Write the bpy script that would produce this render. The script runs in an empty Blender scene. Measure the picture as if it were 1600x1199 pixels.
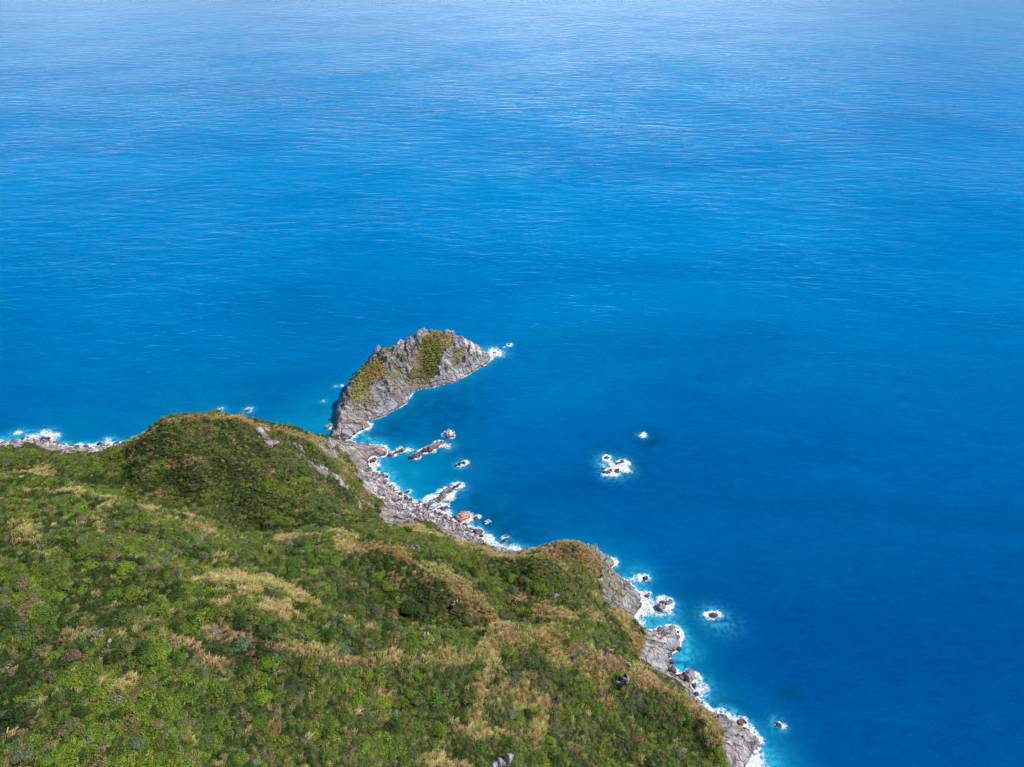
import bpy, math, random
import numpy as np

# ------------------------------------------------------------------ camera, sky, sun, exposure
S = bpy.context.scene
COL = S.collection
CAM_H = 250.0
PITCH = math.radians(33.0)
FPX = 1216.0                      # focal length in pixels of the 1600 px wide photograph
cam_d = bpy.data.cameras.new("camera"); cam = bpy.data.objects.new("camera", cam_d); COL.objects.link(cam)
cam.location = (0, 0, CAM_H); cam.rotation_euler = (math.pi / 2 - PITCH, 0, 0)
cam_d.sensor_width = 36; cam_d.lens = 36 * FPX / 1600; cam_d.clip_start = 1; cam_d.clip_end = 60000
S.camera = cam

SUN_EL = math.radians(50); SUN_AZ = math.radians(96)     # azimuth clockwise from +y (the way the camera looks)
world = bpy.data.worlds.new("World"); S.world = world; world.use_nodes = True
wn = world.node_tree; wn.nodes.clear()
w_out = wn.nodes.new("ShaderNodeOutputWorld"); w_bg = wn.nodes.new("ShaderNodeBackground")
w_sky = wn.nodes.new("ShaderNodeTexSky"); w_sky.sky_type = 'NISHITA'; w_sky.sun_disc = False
w_sky.sun_elevation = SUN_EL; w_sky.sun_rotation = SUN_AZ; w_sky.altitude = 200; w_sky.air_density = 1.0; w_sky.dust_density = 0.3; w_sky.ozone_density = 3.5
w_bg.inputs['Strength'].default_value = 0.11
# a bank of fair-weather cloud standing all round above the horizon
N_ = wn.nodes.new; L = wn.links.new
w_tc = N_("ShaderNodeTexCoord"); w_map = N_("ShaderNodeMapping"); w_map.inputs['Scale'].default_value = (1, 1, 2.4); w_map.inputs['Location'].default_value = (1.3, 0.2, 0.0)
w_ns = N_("ShaderNodeTexNoise"); w_ns.inputs['Scale'].default_value = 1.3; w_ns.inputs['Detail'].default_value = 5
w_sep = N_("ShaderNodeSeparateXYZ"); w_el = N_("ShaderNodeMapRange"); w_el.inputs['From Min'].default_value = 0.24; w_el.inputs['From Max'].default_value = 0.03; w_el.inputs['To Min'].default_value = 0.0; w_el.inputs['To Max'].default_value = 1.0
w_pw = N_("ShaderNodeMath"); w_pw.operation = 'POWER'; w_pw.inputs[1].default_value = 1.6
w_rp = N_("ShaderNodeMapRange"); w_rp.inputs['From Min'].default_value = 0.30; w_rp.inputs['From Max'].default_value = 0.62
w_ml = N_("ShaderNodeMath"); w_ml.operation = 'MULTIPLY'
w_mx = N_("ShaderNodeMix"); w_mx.data_type = 'RGBA'; w_mx.inputs['B'].default_value = (33.0, 31.5, 30.0, 1)
L(w_tc.outputs['Generated'], w_map.inputs['Vector']); L(w_map.outputs['Vector'], w_ns.inputs['Vector']); L(w_ns.outputs['Fac'], w_rp.inputs['Value'])
L(w_tc.outputs['Generated'], w_sep.inputs[0]); L(w_sep.outputs['Z'], w_el.inputs['Value']); L(w_el.outputs[0], w_pw.inputs[0])
w_az = N_("ShaderNodeMapRange"); w_az.interpolation_type = 'SMOOTHSTEP'; w_az.inputs['From Min'].default_value = 0.80; w_az.inputs['From Max'].default_value = 1.0; w_az.inputs['To Min'].default_value = 0.12; w_az.inputs['To Max'].default_value = 1.15      # the thickest of the bank stands out to sea
w_m2 = N_("ShaderNodeMath"); w_m2.operation = 'MULTIPLY'; w_dt = N_("ShaderNodeVectorMath"); w_dt.operation = 'DOT_PRODUCT'; w_dt.inputs[1].default_value = (-0.13, 0.99, 0); L(w_tc.outputs['Generated'], w_dt.inputs[0]); L(w_dt.outputs['Value'], w_az.inputs['Value']); L(w_rp.outputs[0], w_m2.inputs[0]); L(w_az.outputs[0], w_m2.inputs[1])
L(w_m2.outputs[0], w_ml.inputs[0]); L(w_pw.outputs[0], w_ml.inputs[1]); L(w_ml.outputs[0], w_mx.inputs['Factor']); L(w_sky.outputs['Color'], w_mx.inputs['A'])
L(w_mx.outputs['Result'], w_bg.inputs['Color']); L(w_bg.outputs['Background'], w_out.inputs['Surface'])

sun_d = bpy.data.lights.new("sun", 'SUN'); sun_d.energy = 3.6; sun_d.angle = math.radians(0.6); sun_d.color = (1.0, 0.95, 0.87)
sun = bpy.data.objects.new("sun", sun_d); COL.objects.link(sun)
sun.rotation_euler = (math.pi / 2 - SUN_EL, 0, -SUN_AZ + math.pi)
S.view_settings.view_transform = 'Standard'; S.view_settings.look = 'None'; S.view_settings.exposure = 0.22; S.view_settings.gamma = 1.0
S.view_settings.use_curve_mapping = False
S.cycles.max_bounces = 5; S.cycles.diffuse_bounces = 2; S.cycles.glossy_bounces = 2; S.cycles.transmission_bounces = 2; S.cycles.transparent_max_bounces = 4

# ------------------------------------------------------------------ geometry of the view: where a point of the photograph lies at height z
def W(px, py, z=0.0):
    a = (px - 800.0) / FPX; b = -(py - 599.5) / FPX
    dy = math.cos(PITCH) + b * math.sin(PITCH); dz = -math.sin(PITCH) + b * math.cos(PITCH)
    t = (z - CAM_H) / dz
    return (a * t, dy * t, z)
def P(x, y, z):                                   # world -> photograph pixels (arrays)
    zz = z - CAM_H
    f = y * math.cos(PITCH) - zz * math.sin(PITCH); u = y * math.sin(PITCH) + zz * math.cos(PITCH)
    f = np.maximum(f, 1e-3)
    return 800 + FPX * x / f, 599.5 - FPX * u / f
def in_poly(px, py, poly):
    r = np.zeros(px.shape, bool); n = len(poly)
    for i in range(n):
        x0, y0 = poly[i]; x1, y1 = poly[(i + 1) % n]
        c = ((y0 > py) != (y1 > py)) & (px < (x1 - x0) * (py - y0) / ((y1 - y0) if y1 != y0 else 1e-9) + x0)
        r ^= c
    return r
def sstep(a, b, x):
    t = np.clip((x - a) / (b - a), 0, 1); return t * t * (3 - 2 * t)

# gradient noise in numpy
_rng = np.random.RandomState(7)
_perm = _rng.permutation(4096).astype(np.int64)
_g3 = _rng.normal(size=(4096, 3)); _g3 /= np.linalg.norm(_g3, axis=1)[:, None]
def _h(i, j, k): return _perm[(_perm[(_perm[i & 4095] + j) & 4095] + k) & 4095]
def noise3(x, y, z):
    xi = np.floor(x).astype(np.int64); yi = np.floor(y).astype(np.int64); zi = np.floor(z).astype(np.int64)
    fx = x - xi; fy = y - yi; fz = z - zi
    u = fx * fx * fx * (fx * (fx * 6 - 15) + 10); v = fy * fy * fy * (fy * (fy * 6 - 15) + 10); w = fz * fz * fz * (fz * (fz * 6 - 15) + 10)
    r = 0
    for a in (0, 1):
        for b in (0, 1):
            for c in (0, 1):
                g = _g3[_h(xi + a, yi + b, zi + c)]
                d = g[..., 0] * (fx - a) + g[..., 1] * (fy - b) + g[..., 2] * (fz - c)
                r = r + d * (u if a else 1 - u) * (v if b else 1 - v) * (w if c else 1 - w)
    return r * 1.6
def fbm(x, y, z=0.0, oct=4, f=1.0, gain=0.5):
    z = np.zeros_like(x) + z; s = 0; a = 1.0
    for o in range(oct):
        s = s + a * noise3(x * f + 13.7 * o, y * f - 7.1 * o, z * f + 3.3 * o); f *= 2.03; a *= gain
    return s
def ridged(x, y, z=0.0, oct=4, f=1.0, gain=0.5):
    z = np.zeros_like(x) + z; s = 0; a = 1.0
    for o in range(oct):
        s = s + a * (1 - 2 * np.abs(noise3(x * f + 5.7 * o, y * f - 9.1 * o, z * f + 1.3 * o))); f *= 2.1; a *= gain
    return s

# ------------------------------------------------------------------ small helpers
def tag(o, label=None, cat=None, group=None, kind=None):
    if label: o['label'] = label
    if cat: o['category'] = cat
    if group: o['group'] = group
    if kind: o['kind'] = kind
    return o
def mesh_obj(name, verts, faces, mats=(), parent=None, smooth=False, attrs=None):
    me = bpy.data.meshes.new(name)
    verts = np.asarray(verts, dtype=np.float32)
    if isinstance(faces, np.ndarray):
        nf, k = faces.shape
        me.vertices.add(len(verts)); me.vertices.foreach_set('co', verts.ravel())
        me.loops.add(nf * k); me.loops.foreach_set('vertex_index', faces.ravel().astype(np.int32))
        me.polygons.add(nf); me.polygons.foreach_set('loop_start', np.arange(0, nf * k, k, dtype=np.int32))
        me.update(calc_edges=True)
    else:
        me.from_pydata(verts.tolist(), [], faces); me.update()
    if smooth: me.polygons.foreach_set('use_smooth', np.ones(len(me.polygons), bool))
    for k_, v in (attrs or {}).items():
        v = np.asarray(v, dtype=np.float32)
        if v.ndim == 2: a = me.attributes.new(k_, 'FLOAT_COLOR', 'POINT'); a.data.foreach_set('color', np.c_[v, np.ones(len(v))].astype(np.float32).ravel() if v.shape[1] == 3 else v.ravel())
        else: a = me.attributes.new(k_, 'FLOAT', 'POINT'); a.data.foreach_set('value', v)
    for m in mats: me.materials.append(m)
    o = bpy.data.objects.new(name, me); COL.objects.link(o)
    if parent: o.parent = parent
    return o
def grid_faces(ny, nx, keep=None):
    i = np.arange(ny * nx).reshape(ny, nx)
    f = np.stack([i[:-1, :-1], i[:-1, 1:], i[1:, 1:], i[1:, :-1]], -1).reshape(-1, 4)
    if keep is not None: f = f[keep[f].any(1)]
    return f
def compact(v, f, attrs):
    used = np.zeros(len(v), bool); used[f.ravel()] = True
    m = np.cumsum(used) - 1
    return v[used], m[f], {k: a[used] for k, a in attrs.items()}

# ------------------------------------------------------------------ the land: heights fixed along shore, crests and gullies
def rbf(pts, c=6.0, smooth=0.0):
    p = np.array(pts, float); xy = p[:, :2] / 100; z = p[:, 2]; n = len(p); c = c / 100
    A = np.sqrt(((xy[:, None] - xy[None]) ** 2).sum(-1) + c * c) - smooth * np.eye(n)
    Q = np.c_[np.ones(n), xy]
    M = np.block([[A, Q], [Q.T, np.zeros((3, 3))]])
    s = np.linalg.lstsq(M, np.r_[z, 0, 0, 0], rcond=None)[0]
    def f(x, y):
        x = np.asarray(x, float); sh = x.shape; X = x.ravel() / 100; Y = np.asarray(y, float).ravel() / 100; r = np.empty(len(X))
        for i in range(0, len(X), 20000):
            d = np.sqrt((X[i:i + 20000, None] - xy[None, :, 0]) ** 2 + (Y[i:i + 20000, None] - xy[None, :, 1]) ** 2 + c * c)
            r[i:i + 20000] = d @ s[:n] + s[n] + s[n + 1] * X[i:i + 20000] + s[n + 2] * Y[i:i + 20000]
        return r.reshape(sh)
    return f

COAST = [(-60, 702), (0, 697), (40, 688), (70, 690), (100, 696), (130, 701), (165, 699), (200, 692), (250, 680), (300, 672), (350, 668), (395, 672),
         (430, 684), (465, 692), (495, 694), (517, 686), (545, 690), (575, 695), (602, 701), (585, 712), (572, 714), (578, 728), (596, 745), (612, 765),
         (640, 783), (668, 796), (695, 808), (722, 822), (742, 833), (752, 846), (768, 857), (790, 864), (822, 868), (850, 866), (885, 858), (915, 858), (938, 866),
         (955, 882), (950, 892), (958, 902), (982, 914), (996, 930), (998, 948), (988, 964), (1002, 985), (1020, 990), (1048, 983), (1057, 998), (1048, 1020), (1042, 1042),
         (1052, 1060), (1075, 1068), (1080, 1084), (1096, 1108), (1122, 1118), (1150, 1135), (1178, 1158), (1168, 1185), (1150, 1215), (1140, 1260)]
LAND = [  # photograph column, row, height above the sea
    # west beach and its low green bank
    (0, 706, 12), (35, 699, 16), (70, 708, 10), (110, 709, 7), (160, 712, 7), (-60, 708, 14), (20, 722, 26), (80, 730, 24), (140, 735, 24), (190, 730, 34),
    (0, 745, 36), (80, 755, 42), (150, 762, 46), (-80, 740, 40), (170, 735, 33), (205, 720, 42), (190, 750, 42),
    # high knoll and its seaward crest
    (170, 712, 22), (200, 689, 41), (240, 664, 55), (265, 659, 57.5), (300, 660, 57.5), (332, 666, 57), (368, 659, 58), (392, 667, 54), (410, 677, 48),
    (432, 676, 46), (470, 681, 38), (500, 687, 27), (513, 690, 18),
    (300, 697, 55), (250, 702, 52), (360, 700, 53), (420, 710, 46), (300, 730, 52), (380, 740, 47), (220, 740, 49), (450, 750, 40), (200, 772, 45), (280, 780, 43), (350, 790, 40), (420, 795, 37), (480, 800, 36), (400, 830, 34), (440, 822, 35),
    # brown seaward slope between the knoll and the bay
    (520, 705, 14), (545, 717, 9), (560, 748, 8), (575, 771, 7), (595, 790, 6), (604, 810, 8), (500, 720, 30), (530, 750, 23), (560, 785, 18), (480, 735, 34), (520, 780, 28), (570, 805, 18),
    (540, 698, 6), (570, 703, 4.5), (590, 703, 2.5), (550, 712, 6), (565, 735, 4), (590, 770, 4), (620, 795, 3.6), (650, 808, 3.4), (690, 825, 3.6), (720, 840, 4), (735, 836, 1.6), (640, 797, 1.6), (610, 782, 2),
    # near spur over the gully
    (-80, 765, 92), (0, 762, 92), (60, 764, 91), (120, 768, 89), (170, 782, 85), (230, 800, 80), (290, 822, 73), (350, 846, 66), (400, 858, 60), (440, 842, 50), (500, 835, 45), (540, 840, 46),
    (0, 820, 98), (100, 830, 97), (200, 850, 93), (300, 870, 85), (400, 890, 76), (0, 900, 104), (120, 910, 104), (250, 920, 99), (350, 910, 91), (470, 880, 66), (530, 870, 60),
    # low crest above the beach and the grassy rib running down to the saddle
    (620, 818, 20), (660, 818, 20), (700, 836, 18), (740, 850, 20), (770, 866, 20), (800, 872, 24), (825, 868, 31),
    (560, 850, 56), (600, 853, 57), (640, 862, 52), (680, 890, 56), (720, 920, 51), (750, 948, 47), (775, 972, 43), (795, 985, 39),
    (660, 845, 33), (720, 880, 36), (780, 912, 36), (820, 937, 38), (840, 902, 41), (850, 880, 42), (782, 890, 31), (820, 888, 37),
    # headland
    (845, 860, 34), (870, 856, 39.5), (890, 854, 41), (906, 855, 40.5), (925, 874, 35), (940, 897, 29), (880, 882, 40.5), (860, 920, 39), (900, 930, 35), (940, 935, 22), (960, 930, 12), (975, 940, 7), (945, 915, 22), (922, 862, 26), (940, 872, 10),
    (920, 960, 30), (960, 962, 18), (975, 955, 9), (990, 975, 12), (1004, 1000, 9), (1004, 1022, 9), (950, 1000, 26), (880, 960, 36), (840, 965, 38), (980, 1020, 17), (960, 1030, 22),
    (1025, 1010, 5), (1030, 1035, 4.5), (1040, 1000, 4.5), (1050, 992, 4), (1025, 1050, 5), (1050, 1068, 4), (1066, 1078, 4),
    # gully floor
    (560, 900, 53), (600, 935, 50), (650, 972, 48), (700, 985, 44), (750, 994, 39), (500, 940, 70), (540, 975, 66), (600, 990, 60), (640, 1000, 58), (800, 1000, 39), (720, 1000, 49),
    # near crest
    (380, 965, 103), (330, 985, 106), (430, 985, 100), (480, 1005, 96), (540, 1018, 90), (600, 1022, 85), (660, 1020, 80), (720, 1010, 73), (780, 990, 66), (830, 983, 61), (870, 982, 58), (900, 1000, 53), (930, 1022, 48),
    (960, 1038, 42), (990, 1052, 36), (1020, 1070, 29), (1060, 1090, 20), (1085, 1104, 13), (1105, 1118, 10), (1122, 1138, 9), (1140, 1160, 8), (1145, 1190, 7), (1160, 1165, 4), (1140, 1135, 4),
    (880, 1020, 52), (850, 1050, 53), (930, 1080, 40), (1000, 1110, 27), (1060, 1140, 18), (1100, 1180, 13), (980, 1070, 36),
    (0, 1000, 110), (150, 1000, 109), (0, 1100, 115), (150, 1100, 113), (300, 1100, 103), (450, 1100, 91), (600, 1100, 79), (700, 1100, 69), (800, 1100, 56), (870, 1110, 50), (930, 1150, 36),
    (0, 1199, 119), (200, 1199, 112), (400, 1199, 98), (550, 1199, 85), (700, 1199, 69), (800, 1199, 56), (900, 1199, 42), (1000, 1199, 26), (1080, 1199, 16), (1120, 1199, 11),
    (0, 1330, 122), (400, 1330, 100), (700, 1330, 66), (900, 1330, 44), (1050, 1330, 18), (1120, 1300, 6),
]
PTS = [W(a, b, 0) for a, b in COAST] + [W(*q) for q in LAND]
# land behind and beside the camera, and the sea bed
PTS += [(-400, 150, 130), (-400, 250, 95), (-330, 40, 150), (-200, -20, 150), (-60, -60, 130), (0, -60, 90), (60, -60, 20), (75, -60, 0), (90, -60, -10), (-450, 320, 20), (-450, 345, 0), (-450, 375, -10)]
for a, b in [(0, 670), (60, 668), (120, 680), (180, 678), (250, 655), (320, 645), (395, 640), (450, 655), (500, 660), (620, 690), (640, 712), (620, 735), (650, 760), (700, 785), (740, 800), (775, 825), (810, 845),
             (860, 845), (900, 835), (940, 845), (975, 875), (1000, 900), (1030, 930), (1035, 955), (1020, 968), (1070, 970), (1085, 1005), (1080, 1035), (1110, 1060), (1120, 1095), (1160, 1110), (1210, 1150), (1200, 1199), (1190, 1260)]:
    x, y, _ = W(a, b, 0); PTS.append((x, y, -7.0))
for a, b in [(0, 560), (300, 540), (500, 560), (750, 700), (900, 780), (1100, 900), (1300, 1100), (1300, 1250)]:
    x, y, _ = W(a, b, 0); PTS.append((x, y, -22.0))
land_raw = rbf(PTS, 2.0, 0.002)
ROCK_A = [(500, 684), (513, 689), (545, 717), (558, 746), (574, 771), (594, 789), (603, 811), (635, 818), (680, 818), (698, 838), (716, 847), (739, 847), (766, 851), (777, 868), (815, 869), (833, 856), (900, 700), (700, 600), (520, 640)]
ROCK_B = [(-200, 706), (0, 703), (25, 700), (35, 697), (50, 699), (70, 706), (80, 709), (160, 711), (172, 705), (200, 640), (-200, 640)]
ROCK_C = [(903, 840), (907, 850), (943, 883), (936, 890), (937, 915), (940, 937), (962, 950), (991, 969), (1007, 988), (1007, 1022), (997, 1029), (1029, 1056), (1063, 1079), (1082, 1098), (1105, 1114), (1122, 1138), (1139, 1199), (1142, 1300), (1300, 1300), (1300, 840)]
ROCK_D = [[(404, 668), (420, 672), (432, 690), (424, 700), (412, 694)], [(456, 688), (468, 688), (480, 702), (488, 714), (478, 714), (464, 700)], [(472, 712), (500, 726), (520, 742), (540, 757), (545, 768), (530, 762), (508, 744), (480, 726)],
          [(560, 783), (575, 782), (590, 793), (578, 800), (562, 795)], [(590, 800), (612, 800), (640, 812), (632, 820), (600, 822)], [(496, 688), (516, 690), (535, 712), (528, 722), (508, 706)]]
def rock_mask(px, py, x, y, z):
    jx = px + 7 * fbm(x, y, 3.1, 3, 0.13); jy = py + 7 * fbm(x, y, 9.4, 3, 0.13)
    m = in_poly(jx, jy, ROCK_A) | in_poly(jx, jy, ROCK_B) | in_poly(jx, jy, ROCK_C) | (z < 1.5)
    bk = fbm(x, y, 40.0, 3, 0.14) > -0.12
    for q in ROCK_D: m |= in_poly(jx, jy, q) & bk
    return m.astype(float)
def land_height(x, y):
    h0 = land_raw(x, y)
    px, py = P(x, y, h0)
    rk = rock_mask(px, py, x, y, h0)
    al = x * 0.84 - y * 0.54; ac = x * 0.54 + y * 0.84                       # spurs and gullies run down to the sea
    d = 3.3 * (ridged(al * 0.4 + 9, ac, 0.0, 3, 0.031) - 0.6) + 1.6 * fbm(x, y, 0.5, 4, 0.035) + 0.6 * fbm(x, y, 2.5, 3, 0.2)          # slumps and runnels under the scrub
    quiet = np.zeros(x.shape)                                                # the two skyline crests keep their surveyed height
    for a_, b_, ra, rb in ((870, 862, 55, 30), (300, 665, 150, 28), (450, 685, 60, 18), (830, 862, 60, 16)): quiet = np.maximum(quiet, np.exp(-((px - a_) / ra) ** 2 - ((py - b_) / rb) ** 2))
    d = d * (1 - 0.8 * quiet)
    u = x * 0.80 + y * 0.6; v = -x * 0.6 + y * 0.80                           # beds strike north-east
    bt = (v + 0.5 * h0 + 2.5 * fbm(x, y, 6.0, 3, 0.08)) / 3.1; rr = 0.9 * (ridged(u * 0.35, v * 1.0, 0.0, 5, 0.15, 0.6) - 0.4) + 0.8 * fbm(x, y, 4.0, 4, 0.2) + 0.8 * ((bt - np.floor(bt)) - 0.5)
    amp = np.clip(0.35 + np.abs(h0) * 0.14, 0.35, 1.7)
    cl = sstep(890, 930, px); amp = amp * (1 - cl) + cl * np.clip(1.0 + h0 * 0.10, 0.6, 2.2); rr = rr + cl * 0.55 * ridged(u * 0.5, v, h0 * 0.2, 3, 0.42)
    fade = sstep(0, 4, np.abs(h0))
    return h0 + np.where(rk > .5, rr * amp, d * (0.2 + 0.8 * fade)), rk
xs = np.r_[np.arange(-560, -300, 5.0), np.arange(-300, 130, 0.72), np.arange(131, 180, 3)]
ys = np.r_[np.arange(-80, 62, 4.0), np.arange(62, 375, 0.72), np.arange(377, 400, 4)]
GX, GY = np.meshgrid(xs, ys)
GZ, GR = land_height(GX, GY)
from math import floor
def land_z(x, y):                                 # bilinear look-up of the land height
    x = np.asarray(x, float); y = np.asarray(y, float)
    i = np.clip(np.searchsorted(xs, x) - 1, 0, len(xs) - 2); j = np.clip(np.searchsorted(ys, y) - 1, 0, len(ys) - 2)
    u = (x - xs[i]) / (xs[i + 1] - xs[i]); v = (y - ys[j]) / (ys[j + 1] - ys[j])
    return (GZ[j, i] * (1 - u) + GZ[j, i + 1] * u) * (1 - v) + (GZ[j + 1, i] * (1 - u) + GZ[j + 1, i + 1] * u) * v

# islet
ISL_FRONT = [(517, 684), (530, 689), (544, 688), (552, 680), (566, 672), (580, 668), (574, 660), (588, 656), (604, 649), (618, 640), (634, 632), (640, 622), (645, 613), (660, 609), (676, 606), (690, 602), (712, 597), (735, 584), (755, 572), (765, 563)]
ISL_BACK = [(-13, 416), (-20, 424), (-30, 427), (-42, 428), (-56, 427), (-70, 421), (-82, 410), (-90, 399), (-94.5, 386), (-97, 372), (-98, 358), (-97.5, 345), (-97, 337)]
ISL_IN = [(523, 676, 3), (536, 672, 4), (527, 655, 6), (545, 655, 5), (533, 640, 8), (541, 615, 10), (560, 635, 8), (556, 590, 12.5), (570, 600, 11), (585, 622, 8), (600, 636, 4), (572, 573, 15), (590, 562, 16), (590, 545, 19), (606, 549, 17), (620, 548, 18),
          (600, 580, 14), (612, 600, 11), (625, 618, 5), (625, 575, 14), (632, 598, 9), (632, 543, 20), (645, 533, 22), (655, 522, 25), (668, 517, 25.5), (680, 519, 25), (660, 550, 19), (655, 580, 12), (650, 600, 6), (690, 560, 15), (680, 585, 10), (700, 526, 22),
          (722, 530, 18), (720, 560, 10), (700, 590, 5), (728, 576, 5), (735, 538, 14), (745, 545, 10), (745, 560, 6), (757, 560, 3), (675, 599, 5), (565, 655, 4)]
ISL_COAST = [W(a, b, 0)[:2] for a, b in ISL_FRONT] + ISL_BACK
ip = [(x, y, 0.0) for x, y in ISL_COAST] + [W(*q) for q in ISL_IN]
isl_crest = rbf([W(*q) for q in ISL_IN] + [(x, y, 1.5) for x, y in ISL_COAST], 2.0, 0.03)
def dist_poly(x, y, poly):                        # signed distance to a closed outline, positive inside
    r = np.full(x.shape, 1e9); n = len(poly)
    for i in range(n):
        x0, y0 = poly[i]; x1, y1 = poly[(i + 1) % n]; dx, dy = x1 - x0, y1 - y0
        t = np.clip(((x - x0) * dx + (y - y0) * dy) / (dx * dx + dy * dy), 0, 1)
        r = np.minimum(r, np.hypot(x - x0 - t * dx, y - y0 - t * dy))
    return np.where(in_poly(x, y, poly), r, -r)
def isl_raw(x, y):
    jx = x + 1.3 * fbm(x, y, 5.0, 3, 0.12); jy = y + 1.3 * fbm(x, y, 8.0, 3, 0.12)
    d = dist_poly(jx, jy, ISL_COAST)
    cap = 2.6 * np.maximum(d, 0) ** 0.95 + 0.4
    c = np.maximum(isl_crest(x, y), 1.0); k = 2.0
    h = -k * np.log(np.exp(-cap / k) + np.exp(-c / k)) + 0.3
    return np.where(d > 0, h, np.maximum(d * 1.5, -7) - 0.3)
IVEG = [[(585, 562), (600, 566), (604, 585), (596, 597), (582, 600), (572, 622), (560, 632), (546, 622), (552, 595), (565, 575)], [(668, 516), (690, 520), (710, 532), (706, 545), (692, 556), (686, 570), (688, 584), (676, 592), (655, 598), (630, 598), (637, 582), (645, 565), (655, 545), (660, 530)],
        [(612, 575), (628, 577), (630, 590), (620, 592)], [(600, 545), (622, 541), (615, 549), (602, 556)], [(708, 548), (724, 548), (718, 562), (710, 566)]]
def isl_height(x, y):
    h0 = isl_raw(x, y); px, py = P(x, y, h0)
    jx = px + 5 * fbm(x, y, 3.1, 3, 0.16); jy = py + 5 * fbm(x, y, 9.4, 3, 0.16)
    vg = np.zeros(x.shape, bool)
    for q in IVEG: vg |= in_poly(jx, jy, q)
    hx_, hy_, _ = W(556, 652, 2.5); h0 = h0 - 4.5 * np.exp(-(((x - hx_) * .8 + (y - hy_) * .6) / 6.5) ** 4 - ((-(x - hx_) * .6 + (y - hy_) * .8) / 3.6) ** 4) * (h0 > 1)
    a = math.radians(35); u = x * math.cos(a) + y * math.sin(a); v = -x * math.sin(a) + y * math.cos(a)
    bt = (u + 0.35 * h0 + 3.0 * fbm(x, y, 6.0, 3, 0.07)) / 5.2; rr = 2.1 * ((bt - np.floor(bt)) - 0.5) + 1.2 * (ridged(u * 1.2, v * 0.35, h0 * 0.10, 4, 0.17) - 0.5) + 2.4 * fbm(x, y, h0 * 0.3, 4, 0.10)
    return h0 + np.where(vg, 0.35 * rr, rr) * np.clip(0.25 + np.abs(h0) * 0.10, 0.25, 1.0), vg.astype(float)
xmn = min(q[0] for q in ip) - 3; xmx = max(q[0] for q in ip) + 3; ymn = min(q[1] for q in ip) - 3; ymx = max(q[1] for q in ip) + 3
ixs = np.arange(xmn, xmx, 0.45); iys = np.arange(ymn, ymx, 0.45); IX, IY = np.meshgrid(ixs, iys)
IZ, IV = isl_height(IX, IY)

# ------------------------------------------------------------------ materials
class NT:
    def __init__(s, name, rough=0.9):
        s.m = bpy.data.materials.new(name); s.m.use_nodes = True; s.t = s.m.node_tree
        s.b = s.t.nodes['Principled BSDF']; s.b.inputs['Roughness'].default_value = rough; s.out = s.t.nodes['Material Output']
    def n(s, typ, ins=None, **kw):
        x = s.t.nodes.new(typ)
        for k, v in kw.items(): setattr(x, k, v)
        for k, v in (ins or {}).items():
            if hasattr(v, 'is_linked') or isinstance(v, bpy.types.NodeSocket): s.t.links.new(v, x.inputs[k])
            else: x.inputs[k].default_value = v
        return x
    def l(s, a, b): s.t.links.new(a, b)
    def attr(s, name, typ='GEOMETRY'): x = s.n('ShaderNodeAttribute'); x.attribute_name = name; x.attribute_type = typ; return x
    def mix(s, f, a, b, blend='MIX'):
        x = s.t.nodes.new('ShaderNodeMix'); x.data_type = 'RGBA'; x.blend_type = blend
        for k, v in ((x.inputs[0], f), (x.inputs[6], a), (x.inputs[7], b)):
            if isinstance(v, bpy.types.NodeSocket): s.l(v, k)
            elif isinstance(v, (int, float)): k.default_value = v
            else: k.default_value = (*v, 1)
        return x.outputs[2]
    def math(s, op, a, b=0.0, c=0.0, clamp=False):
        x = s.t.nodes.new('ShaderNodeMath'); x.operation = op; x.use_clamp = clamp
        for i, v in enumerate((a, b, c)):
            if isinstance(v, bpy.types.NodeSocket): s.l(v, x.inputs[i])
            else: x.inputs[i].default_value = v
        return x.outputs[0]
    def noise(s, vec, scale, detail=4, rough=0.55, dist=0.0):
        x = s.n('ShaderNodeTexNoise', {'Scale': scale, 'Detail': detail, 'Roughness': rough, 'Distortion': dist}); s.l(vec, x.inputs['Vector']); return x.outputs['Fac']
    def ramp(s, fac, stops):
        x = s.t.nodes.new('ShaderNodeValToRGB'); s.l(fac, x.inputs['Fac']); e = x.color_ramp.elements
        while len(e) < len(stops): e.new(0.5)
        for q, (p, c) in zip(e, stops): q.position = p; q.color = (*c, 1) if not isinstance(c, (int, float)) else (c, c, c, 1)
        return x.outputs['Color']
    def mapping(s, vec, rot=(0, 0, 0), scale=(1, 1, 1)):
        x = s.n('ShaderNodeMapping'); x.inputs['Rotation'].default_value = rot; x.inputs['Scale'].default_value = scale; s.l(vec, x.inputs['Vector']); return x.outputs['Vector']
    def bump(s, h, strength=1.0, dist=1.0):
        x = s.n('ShaderNodeBump', {'Strength': strength, 'Distance': dist}); s.l(h, x.inputs['Height']); s.l(x.outputs['Normal'], s.b.inputs['Normal']); return x

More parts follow.
